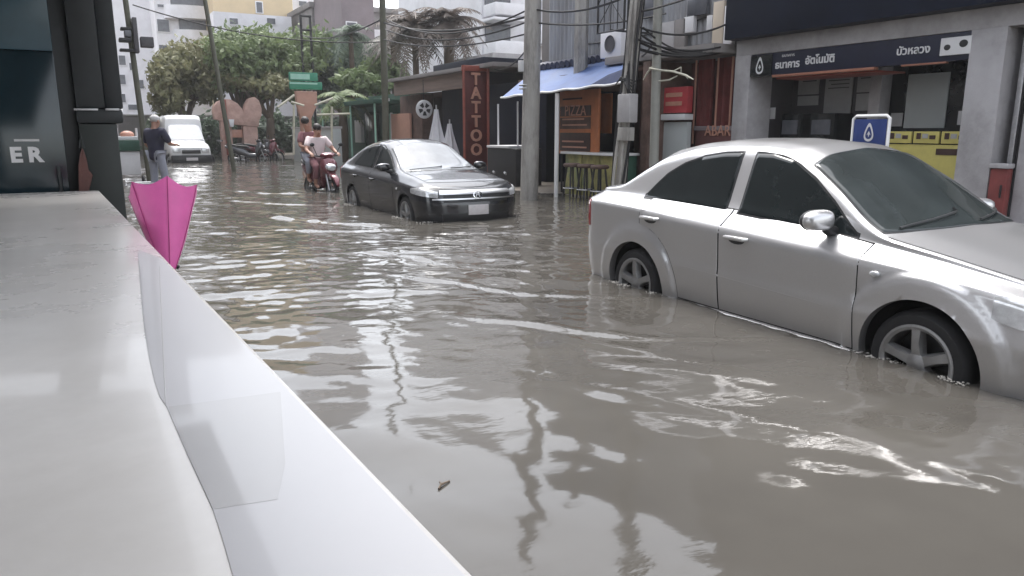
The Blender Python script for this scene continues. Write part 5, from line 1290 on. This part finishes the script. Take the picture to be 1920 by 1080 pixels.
# ------------------------------------------------------------------ motorcycles
M['bike_red'] = mat('maroon_bike_paint', (.15, .035, .045), .28, metal=.2, var=.15, coat=.8)
M['bike_dark'] = mat('dark_bike_paint', (.05, .05, .055), .3, metal=.2, var=.2, coat=.8)
M['seat_black'] = mat('black_vinyl', (.02, .02, .02), .5, var=.3, bump=.2)
def motorbike(loc, rz, label, paint, group=None, lean=0.):
    """small scooter, front towards -y, standing on the road"""
    t = empty('motorcycle', loc, rz, label, 'motorcycle', group); t.rotation_euler = (0, lean, rz)
    for y in (-.62, .60):
        W_ = empty('wheel', (0, y, .28)); W_.parent = t; Mx = Matrix.Rotation(PI / 2, 4, 'Y')
        MB().lathe([(.21, -.045), (.25, -.05), (.275, -.03), (.28, 0), (.275, .03), (.25, .05), (.21, .045), (.205, 0), (.21, -.045)], 28, Mx).build('tyre', M['rubber'], W_)
        mb = MB().lathe([(.215, -.035), (.20, -.03), (.19, 0), (.20, .03), (.215, .035)], 28, Mx)
        for k in range(6): mb.tube([(0, .03 * math.cos(k * PI / 3), .03 * math.sin(k * PI / 3)), (0, .20 * math.cos(k * PI / 3), .20 * math.sin(k * PI / 3))], .012, 5)
        mb.lathe([(0, -.05), (.04, -.05), (.04, .05), (0, .05)], 12, Mx); mb.build('rim', M['alloy'], W_)
    mb = MB()
    for sg in (-1, 1): mb.tube([(sg * .07, -.62, .28), (sg * .075, -.50, .62), (sg * .06, -.42, .90)], .022, 8)
    mb.build('front_fork', M['steel'], t)
    def loft(name, secs, mt, n=14):   # (y, z, half width, half height)
        P = [[(w_ * math.cos(a) * abs(math.cos(a)) ** -.25 if abs(math.cos(a)) > 1e-6 else 0, y, z + hh * math.sin(a)) for a in np.linspace(0, 2 * PI, n + 1)[:-1]] for y, z, w_, hh in secs]
        mb = MB().grid(P, closed=True); mb.add(P[0], [tuple(range(n))]); mb.add(P[-1], [tuple(range(n))]); return mb.build(name, mt, t, smooth=60)
    loft('front_mudguard', [(-.93, .40, .03, .02), (-.85, .53, .07, .04), (-.62, .62, .085, .05), (-.42, .55, .07, .05), (-.33, .45, .04, .03)], paint)
    loft('front_fairing', [(-.60, .70, .10, .10), (-.55, .78, .17, .16), (-.46, .80, .19, .20), (-.38, .72, .17, .26), (-.30, .58, .14, .26), (-.26, .50, .10, .2)], paint)
    loft('body_panel', [(-.28, .40, .11, .09), (0, .40, .12, .10), (.15, .52, .14, .16), (.45, .62, .16, .15), (.75, .72, .12, .10), (.95, .78, .05, .04)], paint)
    loft('seat', [(-.05, .70, .10, .04), (.05, .76, .15, .05), (.35, .78, .16, .05), (.65, .83, .15, .055), (.88, .86, .10, .04)], M['seat_black'])
    loft('headlight', [(-.66, .74, .05, .04), (-.645, .76, .10, .06), (-.58, .78, .12, .07)], M['lamp_glass'])
    loft('handlebar_cover', [(-.52, 1.0, .08, .04), (-.46, 1.02, .17, .06), (-.36, 1.0, .15, .05), (-.32, .98, .06, .03)], paint)
    mb = MB(); mb.tube([(-.34, -.30, 1.02), (-.17, -.40, 1.0), (0, -.42, .98), (.17, -.40, 1.0), (.34, -.30, 1.02)], .016, 8); mb.build('handlebar', M['black_plastic'], t)
    for sg in (-1, 1):
        mb = MB(); mb.tube([(sg * .20, -.38, 1.0), (sg * .30, -.42, 1.20)], .008, 5); mb.ball((sg * .32, -.42, 1.24), .055, .015, .04, 10, 6); mb.build('mirror', M['black_plastic'], t)
    mb = MB(); mb.box(-.085, .085, -.70, -.685, .52, .62); mb.build('number_plate', M['plate_white'], t, bevel=.004)
    mb = MB(); mb.tube([(.14, .20, .22), (.15, .50, .28), (.15, .85, .36)], [.03, .045, .05], 10); mb.build('exhaust', M['steel'], t)
    MB().box(-.16, .16, -.22, .12, .30, .34).build('footboard', M['black_plastic'], t, bevel=.01)
    return t
bx, by = 4.50, 16.3
RZ = .12
motorbike((bx, by, ROAD), RZ, 'maroon motor scooter with two riders heading down the flooded street', M['bike_red'])
def seated(yo, dz=0., arms='bars', lean=0.):
    d = dict(pelvis=(0, .10 + yo, .90 + dz), chest=(0, .04 + yo - lean, 1.24 + dz), neck=(0, .02 + yo - lean, 1.41 + dz), head=(0, -.01 + yo - lean, 1.53 + dz),
             lsh=(.19, .03 + yo - lean, 1.34 + dz), rsh=(-.19, .03 + yo - lean, 1.34 + dz), lhip=(.10, .06 + yo, .86 + dz), rhip=(-.10, .06 + yo, .86 + dz),
             lkn=(.20, -.34 + yo, .78 + dz), rkn=(-.20, -.34 + yo, .78 + dz), lan=(.17, -.20 + yo, .38 + dz), ran=(-.17, -.20 + yo, .38 + dz))
    if arms == 'bars': d.update(lel=(.31, -.12 + yo, 1.12), rel=(-.31, -.12 + yo, 1.12), lwr=(.30, -.24, 1.06), rwr=(-.30, -.24, 1.06))
    else: d.update(lel=(.27, -.06 + yo, 1.10 + dz), rel=(-.27, -.06 + yo, 1.10 + dz), lwr=(.16, -.30 + yo, 1.05 + dz), rwr=(-.16, -.30 + yo, 1.05 + dz))
    return d
person((bx, by, ROAD), RZ, 'person in white shirt steering the maroon scooter', seated(.06), m_whitec, m_maroonc, M['hair_dark'], sleeve=.75)
q = seated(.46, .10, 'waist'); q['head'] = (-.10, .42, 1.68); q['neck'] = (-.05, .46, 1.53); q['turn'] = -.4
person((bx, by, ROAD), RZ, 'person in dull pink shirt riding pillion behind the driver', q, m_maroonc, m_light, M['hair_dark'], sleeve=.8)
xq = py(470, 303, 33.2)[0]
for k, (u, rz, lab) in enumerate(((468, 1.35, 'parked motorcycle nearer the gateway column'), (497, 1.75, 'parked motorcycle furthest right beside the forked tree'), (482, 1.1, 'parked motorcycle squeezed between its two neighbours'))):
    motorbike((py(u, 300, 33.4 + .5 * k)[0], 33.4 + .5 * k, ROAD + .10), rz, lab, M['bike_dark'] if k != 1 else M['bike_red'], 'motorcycles parked beside the gateway', .12)

# ------------------------------------------------------------------ white pickup at the end of the street
xp0, xp1 = py(321, 305, 33)[0], py(399, 305, 33)[0]; xpc = (xp0 + xp1) / 2; hwp = (xp1 - xp0) / 2
pk_ = empty('white_pickup', (xpc, 33, ROAD), 0, 'white pickup truck with tall canopy facing up the flooded street', 'truck')
def ploft(name, secs, mt, parent=pk_, n=20, pw=.35, smooth=40):   # sections along y: (y, z0, z1, half width at the bottom, half width at the top)
    P = []
    for y, z0, z1, w0, w1 in secs:
        row = []
        for a in np.linspace(0, 2 * PI, n + 1)[:-1]:
            c, s = math.cos(a), math.sin(a); cc = math.copysign(abs(c) ** pw, c); ss = math.copysign(abs(s) ** pw, s)
            w_ = w0 + (w1 - w0) * (ss + 1) / 2; row.append((w_ * cc, y, (z0 + z1) / 2 + (z1 - z0) / 2 * ss))
        P.append(row)
    mb = MB().grid(P, closed=True); mb.add(P[0], [tuple(range(n))]); mb.add(P[-1], [tuple(range(n))]); return mb.build(name, mt, parent, smooth=smooth)
Zp_ = lambda v: py(360, v, 33)[1] - ROAD
W_ = hwp
ploft('body', [(0, .38, .86, W_ * .9, W_ * .84), (.12, .30, .98, W_, W_ * .93), (.5, .28, 1.06, W_, W_ * .95), (1.25, .28, 1.14, W_, W_ * .95), (4.4, .3, 1.14, W_, W_ * .95), (4.5, .34, 1.1, W_ * .97, W_ * .94)], M['white_paint'])
cb = ploft('cab', [(1.15, 1.02, 1.16, W_ * .92, W_ * .88), (1.75, 1.05, 1.72, W_ * .93, W_ * .80), (1.95, 1.05, 1.80, W_ * .93, W_ * .80), (2.9, 1.05, 1.82, W_ * .93, W_ * .80)], M['white_paint'])
m_wsp = mat('sky_painted_windscreen', (.42, .43, .44), .06, var=.06, spec=.8, coat=1.)  # pale glass colour stands in for reflected white sky
mb = MB(); mb.add([(-W_ * .86, 1.17, 1.15), (W_ * .86, 1.17, 1.15), (W_ * .74, 1.74, 1.70), (-W_ * .74, 1.74, 1.70)], [(0, 1, 2, 3)]); mb.build('windscreen', m_wsp, pk_, smooth=None)
for v in pk_.children[-1].data.vertices: v.co.y -= .03; v.co.z += .015
MB().box(-W_ * .86, W_ * .86, 1.10, 1.14, 1.10, 1.16).build('wipers', M['black_plastic'], pk_)
ploft('canopy', [(1.95, 1.16, 2.02, W_ * .97, W_ * .88), (2.1, 1.16, Zp_(214), W_ * .99, W_ * .90), (4.3, 1.16, Zp_(213), W_ * .99, W_ * .90), (4.45, 1.16, 2.1, W_ * .95, W_ * .86)], M['white_paint'], pw=.25)
MB().box(-W_ * .98, W_ * .98, -.10, .1, .22, .56).build('bumper', M['black_plastic'], pk_, bevel=.05)
MB().box(-W_ * .45, W_ * .45, -.06, .02, .62, .76).build('grille', M['black_plastic'], pk_, bevel=.02)
for sg in (-1, 1):
    MB().box(min(sg * W_ * .5, sg * W_ * .88), max(sg * W_ * .5, sg * W_ * .88), -.05, .1, .66, .82).build('headlight', M['lamp_glass'], pk_, bevel=.03)
    mb = MB(); mb.ball((sg * (W_ + .13), 1.35, 1.22), .09, .05, .11, 10, 6); mb.tube([(sg * W_ * .9, 1.4, 1.15), (sg * (W_ + .1), 1.36, 1.2)], .02, 5); mb.build('door_mirror', M['black_plastic'], pk_)
    for y in (.75, 3.6): wheel(pk_, y * 0 + sg * (W_ - .12), y, .32, .32, .2, .2, 6, sg); pk_.children[-1].rotation_euler = (0, 0, -PI / 2 if False else PI / 2 * -1 if sg > 0 else -PI / 2)
MB().box(-.22, .22, -.125, -.105, .34, .46).build('number_plate', M['plate_white'], pk_, bevel=.004)

# ------------------------------------------------------------------ food cart by the standing person
Yc = 20.2
xa, xb = py(226, 300, Yc)[0], py(263, 300, Yc)[0]; xm = (xa + xb) / 2; hwc = (xb - xa) / 2
fc = empty('food_cart', (xm, Yc, ROAD), 0, 'white and green food cart at the left edge of the flooded street', 'cart')
Zc = lambda v: py(245, v, Yc)[1] - ROAD
MB().box(-hwc, hwc, 0, .7, Zc(328), Zc(284)).build('lower_panel', M['sign_white'], fc, bevel=.02)
MB().box(-hwc - .04, hwc + .02, -.06, .76, Zc(283), Zc(263)).build('green_band', M['green_dark'], fc, bevel=.02)
MB().box(-hwc, hwc, 0, .7, Zc(262.5), Zc(256)).build('worktop', M['sign_white'], fc, bevel=.01)
mb = MB(); mb.ball((0, .3, Zc(253)), .16, .16, .10, 14, 8); mb.build('tray', M['letter_pale'], fc, smooth=60)
for sg in (-1, 1):
    mb = MB(); mb.tube([(sg * hwc, .35, Zc(256)), (sg * hwc, .35, Zc(240))], .03, 6); mb.build('post', M['sign_white'], fc)
    mb = MB(); mb.lathe([(.16, -.03), (.22, -.03), (.24, 0), (.22, .03), (.16, .03)], 20, Matrix.Translation((sg * (hwc + .05), .35, .22)) @ Matrix.Rotation(PI / 2, 4, 'Y')); mb.build('wheel', M['rubber'], fc)
bw = empty('plastic_tub', (xm + .25, Yc - .9, -.02), 0, 'pale plastic tub standing in the water in front of the cart', 'tub')
MB().lathe([(0, -.2), (.20, -.2), (.26, .10), (.28, .11), (.28, .13), (.25, .12), (.21, -.15), (0, -.15)], 20).build('tub_wall', M['panel_white'], bw)
MB().lathe([(.279, .09), (.30, .105), (.30, .125), (.281, .131)], 20).build('rim', M['sign_white'], bw)
# ------------------------------------------------------------------ the white counter in the foreground
def gz(u, v, z): d = _ray(u, v); t = (z - _h) / d[2]; return Vector((d[0] * t, d[1] * t, z))
ZC = .88
e0, e1 = gz(890, 1080, ZC), gz(185, 357, ZC); ed = (e1 - e0).normalized()
e00 = e0 - ed * 1.6; yfar = e1.y; left = -2.2
ctr = empty('counter', (e1.x - .4, 2.5, -.06), 0, 'long white counter with painted reflection tones running along the left foreground', 'counter')
m_top = mat('dim_reflection_top', (.70, .672, .635), .28, var=.13, scale=1.6, bump=.03, bscale=4, coat=.2, dark=(.60, .565, .52), darkamt=.7)  # grey tone stands in for dark reflections on a white top
m_band = mat('white_panel_sky_sheen', (.56, .55, .555), .32, var=.03, scale=3, coat=.3)  # white base panel, and the strip painted for the sky reflection
m_pale = mat('pale_grey', (.49, .48, .475), .34, var=.04, scale=5, coat=.4)
lc = ctr.location
def flat(poly, z0, z1, name, mt, bevel=0, parent=ctr):
    return MB().prism([(p[0] - lc.x, p[1] - lc.y) for p in poly], z0 - lc.z, z1 - lc.z, 'z').build(name, mt, parent, smooth=30, bevel=bevel)
flat([(left, e00.y), (e00.x, e00.y), (e1.x, e1.y), (left, yfar)], ZC - .045, ZC, 'worktop', m_top, .006)
nrm = Vector((ed.y, -ed.x, 0))
flat([(left, e00.y), (e00.x - .03, e00.y), (e1.x - .03, e1.y - .04), (left, yfar - .04)], -.06, ZC - .048, 'base_panel', m_band)
g = lambda u, v: gz(u, v, ZC)
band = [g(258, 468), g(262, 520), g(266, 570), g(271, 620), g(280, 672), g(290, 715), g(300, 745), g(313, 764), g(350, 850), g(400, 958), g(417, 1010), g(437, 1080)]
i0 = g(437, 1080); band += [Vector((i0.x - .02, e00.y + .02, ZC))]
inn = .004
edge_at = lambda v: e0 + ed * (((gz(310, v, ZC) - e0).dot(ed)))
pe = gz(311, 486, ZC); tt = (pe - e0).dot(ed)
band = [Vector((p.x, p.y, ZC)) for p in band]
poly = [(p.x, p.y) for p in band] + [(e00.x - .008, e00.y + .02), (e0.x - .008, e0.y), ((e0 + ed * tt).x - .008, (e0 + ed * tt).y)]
flat(poly, ZC + .0003, ZC + .0011, 'sky_reflection_band', m_band)  # sky reflection painted as its own strip along the counter edge
flat([tuple(g(*p))[:2] for p in ((316, 764), (526, 736), (535, 872), (521, 938), (400, 957), (352, 850))], ZC + .0013, ZC + .00138, 'pale_patch', m_pale)  # thin flat patch, slightly greyer than the band beside it
sm = MB(); sm.tube([g(299, 500) - lc + Vector((0, 0, .0012)), g(305, 640) - lc + Vector((0, 0, .0012)), g(311, 758) - lc + Vector((0, 0, .0012))], .0008, 5); sm.build('seam', m_pale, ctr)

# ------------------------------------------------------------------ tall dark drinks cabinet and post beyond the counter
m_teal = mat('teal_glass', (.010, .022, .029), .12, var=.25, scale=2, spec=.5)
m_teal2 = mat('teal_reflection', (.022, .058, .080), .25, var=.15, scale=2)
m_dkm = mat('dark_grey_metal', (.020, .023, .025), .45, var=.25, scale=5, spec=.4)
Yk = 6.05
xl, xr_ = py(-70, 300, Yk)[0], py(112, 200, Yk)[0]
fr_ = empty('drinks_cabinet', ((xl + xr_) / 2, Yk, -.06), 0, 'tall dark teal glass-fronted cabinet with white R lettering behind the counter', 'cabinet')
cx = (xl + xr_) / 2; hwk = (xr_ - xl) / 2; zk = lambda v: py(60, v, Yk)[1] + .06
MB().box(-hwk - .02, hwk + .10, .04, .75, 0, 2.62).build('cabinet_body', m_dkm, fr_, bevel=.02)
MB().box(-hwk, hwk, .0, .037, .12, zk(96)).build('glass_door', m_teal, fr_, bevel=.006)
MB().box(-hwk, hwk, -.012, .036, zk(95), 2.60).build('glass_reflection', m_teal2, fr_, bevel=.01)  # lighter teal stands in for the reflection in the upper glass
dr = fr_.children[1]
xR, zR = py(79, 291, Yk)
for ch, dx in (('E', -.115), ('R', 0)): text_obj(ch, .135, .004, M['sign_white'], dr, frame((xR - cx + dx, -.006, zR + .06), (1, 0, 0), (0, 0, 1)), align='RIGHT', bold=.006, name='letter')
xa, xb, za, zb = rectY(26, 261, 74, 265, Yk); MB().box(xa - cx, xb - cx, -.008, -.001, za + .06, zb + .06).build('pale_strip', M['steel'], dr, smooth=None)
MB().tube([(hwk - .05, -.03, .5), (hwk - .05, -.03, 1.1)], .012, 8).build('handle', m_dkm, dr)
Yq = 5.98
xa, xb = py(131, 100, Yq)[0], py(217, 60, Yq)[0]
sp_ = empty('shutter_post', ((xa + xb) / 2, Yq, -.06), 0, 'dark metal shutter post with wider lower box at the end of the counter', 'post')
cx = (xa + xb) / 2; hws = (xb - xa) / 2; zq = lambda v: py(200, v, Yq)[1] + .06
MB().box(-hws, hws * .22, .03, .4, zq(203), 3.6).build('upper_column', m_dkm, sp_, bevel=.012)
MB().box(hws * .2205, hws, .06, .4, zq(203), 3.6).build('upper_column', m_dkm, sp_, bevel=.012)
x2 = py(232, 225, Yq)[0] - cx
MB().box(-hws * 1.05, x2, .0, .42, zq(232), zq(204)).build('box_head', m_dkm, sp_, bevel=.025)
MB().box(-hws * 1.0, x2 - .045, .012, .40, 0, zq(232.3)).build('lower_box', mat('dark_green_metal', (.016, .020, .018), .5, var=.3, scale=4), sp_, bevel=.012)
for u0, u1 in ((138, 184), (197, 224)):
    xa, xb, za, zb = rectY(u0, 203, u1, 207.5, Yq); MB().box(xa - cx, xb - cx, -.015, -.002, za + .06, zb + .06).build('pale_cap', M['steel'], sp_, bevel=.003)
cg = lambda u, v: Vector((py(u, v, Yq - .03)[0], 0, py(u, v, Yq - .03)[1]))
bg_ = empty('cloth_bag', tuple(Vector((py(160, 355, 5.9)[0], 5.93, 1.05))), 0, 'reddish brown cloth bag hanging on the dark post', 'bag')
pts = [(148, 360), (147, 310), (150, 288), (154, 276), (158, 284), (163, 300), (166, 318), (174, 328), (170, 345), (166, 360)]
bp_ = [(cg(*p).x - bg_.location.x, cg(*p).z - bg_.location.z) for p in pts]
MB().prism(bp_, -.02, .025, 'y').build('bag_body', mat('reddish_cloth', (.115, .055, .048), .85, var=.25, scale=6, bump=.3), bg_, bevel=.012)
mb = MB(); c_ = cg(154, 277) - bg_.location; mb.tube([(c_.x - .015, .0, c_.z), (c_.x, .01, c_.z + .09), (c_.x + .015, 0, c_.z)], .006, 6); mb.build('strap', m_dkm, bg_)

# ------------------------------------------------------------------ pink umbrella, half open, tip down beside the counter
Yu = 3.95
tipx, tipz = .0, -.06
Lc = lambda u, v: Vector((py(u, v, Yu)[0], Yu, py(u, v, Yu)[1]))
bot = Lc(318, 528); top_ = Lc(300, 340); rimr, riml = Lc(364, 364), Lc(244, 350)
away = Vector((bot.x, bot.y, 0)).normalized(); mid = (rimr + riml) / 2; axis = ((mid - bot).normalized() + away * .55).normalized()
Ls = (mid - bot).length * 1.02; base = mid - axis * ((mid.z + .05) / axis.z); hb = (mid - base).length - Ls
um = empty('umbrella', tuple(base), 0, 'bright pink half-open umbrella standing tip down beside the counter', 'umbrella')
hgt = (mid - base).length
side = (rimr - riml); side = (side - axis * side.dot(axis)); Rr = side.length / 2 / .87; side.normalize(); fwd = axis.cross(side)
n = 6; Pg = []
for i in range(15):
    q = i / 14; row = []
    for k in range(n * 8):
        a = 2 * PI * k / (n * 8) + PI / 2; ph = (k % 8) / 8.0; sag = math.sin(PI * ph)
        r = Rr * (q ** .78) * (1 - .10 * sag * q) * (1 + .014 * math.sin(11 * q + 2.3 * (k // 8)) * sag + .006 * math.sin(23 * q + k)); h_ = hb + (hgt - hb) * q - .030 * sag * q * q
        row.append(side * r * math.cos(a) + fwd * r * math.sin(a) + axis * h_)
    Pg.append(row)
m_pink = mat('pink_nylon', (.74, .13, .40), .5, var=.08, scale=8, bump=.12, bscale=14)
bs2 = m_pink.node_tree.nodes['Principled BSDF']; bs2.inputs['Sheen Weight'].default_value = .3
cn = MB().grid(Pg, closed=True).build('canopy', m_pink, um, smooth=40)
mb = MB()
for k in range(n):
    a = 2 * PI * k / n + PI / 2; mb.tube([side * (Rr * q ** .78 + .002) * math.cos(a) + fwd * (Rr * q ** .78 + .002) * math.sin(a) + axis * (hb + (hgt - hb) * q) for q in np.linspace(0, 1, 8)], .0022, 5)
mb.build('ribs', mat('deep_pink_seam', (.42, .04, .20), .5, var=.1), um)
MB().tube([Vector((0, 0, 0)), axis * hgt * .64], .006, 8).build('shaft', M['steel'], um)
MB().tube([Vector((0, 0, 0)), axis * hb], [.004, .009], 8).build('ferrule', M['sign_white'], um)
hp = axis * hgt * .62; mb = MB(); mb.tube([hp, hp + axis * .05, hp + axis * .075 + side * .02, hp + axis * .06 + side * .045], .011, 8); mb.build('handle', M['black_plastic'], um)
# ------------------------------------------------------------------ foam round the wheels, floating litter, more cables, haze
rg = random.Random(5)
mbf = MB()
def froth(x, y, n, rx, ry, rot=0.):
    for _ in range(n):
        a = rg.uniform(0, 2 * PI); q = rg.random() ** .5; dx, dy = rx * q * math.cos(a), ry * q * math.sin(a)
        s = rg.uniform(.003, .009); mbf.ball((x + dx * math.cos(rot) - dy * math.sin(rot), y + dx * math.sin(rot) + dy * math.cos(rot), rg.uniform(-.004, .012)), s, s, s * .6, 6, 4)
froth(3.86, 2.50, 90, .05, .16); froth(3.84, 2.05, 50, .04, .10); froth(3.87, 4.92, 60, .04, .14); froth(3.85, 4.45, 30, .04, .10)
froth(4.03, 10.5, 60, .06, .25); froth(4.2, 9.75, 40, .2, .05); froth(4.02, 12.8, 40, .06, .25); froth(4.5, 15.6, 50, .25, .2)
fo = mbf.build('foam', mat('foam', (.34, .325, .30), .4, var=.1), None, smooth=60); tag(fo, 'pale froth churned up along the wheels of the cars', 'foam', kind='stuff')
def litter(u, v, kind, label, s=1., rz=0.):
    p = gz(u, v, .004)
    if kind == 'twig':
        mb = MB(); mb.tube([(-.045 * s, 0, 0), (-.01 * s, .006, .004), (.045 * s, -.004, 0)], [.004, .005, .003], 6); mb.tube([(-.01 * s, .006, .004), (.01 * s, .022, .003)], .003, 5)
        o = mb.build('floating_twig', M['bark'], None); c = 'twig'
    else:
        mb = MB(); n = 10; vs = [(.05 * s * math.cos(a), .022 * s * math.sin(a) * (1 - .4 * math.cos(a)), .006 * math.sin(a * 2)) for a in np.linspace(0, 2 * PI, n + 1)[:-1]]
        mb.add(vs + [(v_[0] * .98, v_[1] * .98, v_[2] - .002) for v_ in vs], [tuple(range(n)), tuple(range(2 * n - 1, n - 1, -1))] + [(i, n + i, n + (i + 1) % n, (i + 1) % n) for i in range(n)])
        o = mb.build('floating_leaf', M['leaf_olive'] if kind == 'leaf' else M['sign_white'], None); c = 'leaf' if kind == 'leaf' else 'paper scrap'
        if kind != 'leaf': o.name = 'paper_scrap'
    o.location = p; o.rotation_euler = (0, 0, rz); tag(o, label, c)
litter(832, 909, 'twig', 'small dark twig floating near the white counter edge', .8, .6)
# cable bundles above the shops
c_ = [((7.4, yt2, 2.62), (9.15, 9.2, 2.60), .10, 'lower cable sagging from the leaning pole to the navy fascia'), ((7.4, yt2, 2.80), (9.2, 9.15, 2.95), .14, 'cable from the leaning pole to the corner of the navy fascia'),
      ((7.4, yt2, 3.0), (9.15, 7.6, 3.9), .12, 'high cable rising from the leaning pole over the navy fascia'), ((7.9, y3 + .1, 2.7), (9.55, 11.8, 2.72), .12, 'cable from the slim grey-green pole to the sheet-metal front'),
      ((7.42, 12.1, 3.2), (9.2, 10.6, 3.3), .10, 'cable from the thick concrete pole to the square post'), ((7.42, 12.1, 2.95), (10.2, 19.0, 3.0), .25, 'cable from the thick concrete pole back to the navy lean-to'),
      ((7.6, y5, 3.7), (p7.location.x, 22, 4.4), .3, 'long cable crossing the street to the transformer pole'), ((9.55, 13.8, 3.1), (9.5, 9.3, 3.25), .12, 'cable clipped along the sheet-metal upper front')]
for a in c_: cable(*a, r=.016)
for k in range(4): cable((7.4 + .05 * k, yt2 + .05, 2.50 + .10 * k), (9.3 + .1 * k, 9.3 + .12 * k, 2.55 + .07 * k), .10 + .05 * k, ('thick', 'sagging', 'tangled', 'topmost')[k] + ' strand of the cable bundle between leaning pole and bank corner', .024 - .003 * k)
for k in range(3): cable((7.42, 12.12, 3.05 + .22 * k), (7.45, 20.0 - .1 * k, 3.7 + .25 * k), .22 + .1 * k, ('lowest', 'middle', 'highest')[k] + ' of the three cables from the thick pole to the thin dark pole', .016)
hzx = MB().box(-60, 75, -30, 110, ROAD - 1.2, 40).build('haze', None, None, smooth=None); tag(hzx, kind='stuff')
hm = bpy.data.materials.new('haze_air'); hm.use_nodes = True; nt = hm.node_tree; nt.nodes.remove(nt.nodes['Principled BSDF'])
pv = nt.nodes.new('ShaderNodeVolumePrincipled'); pv.inputs['Color'].default_value = (.93, .93, .95, 1); pv.inputs['Density'].default_value = .0011; pv.inputs['Anisotropy'].default_value = .2
nt.links.new(pv.outputs[0], nt.nodes['Material Output'].inputs['Volume']); hzx.data.materials.append(hm)
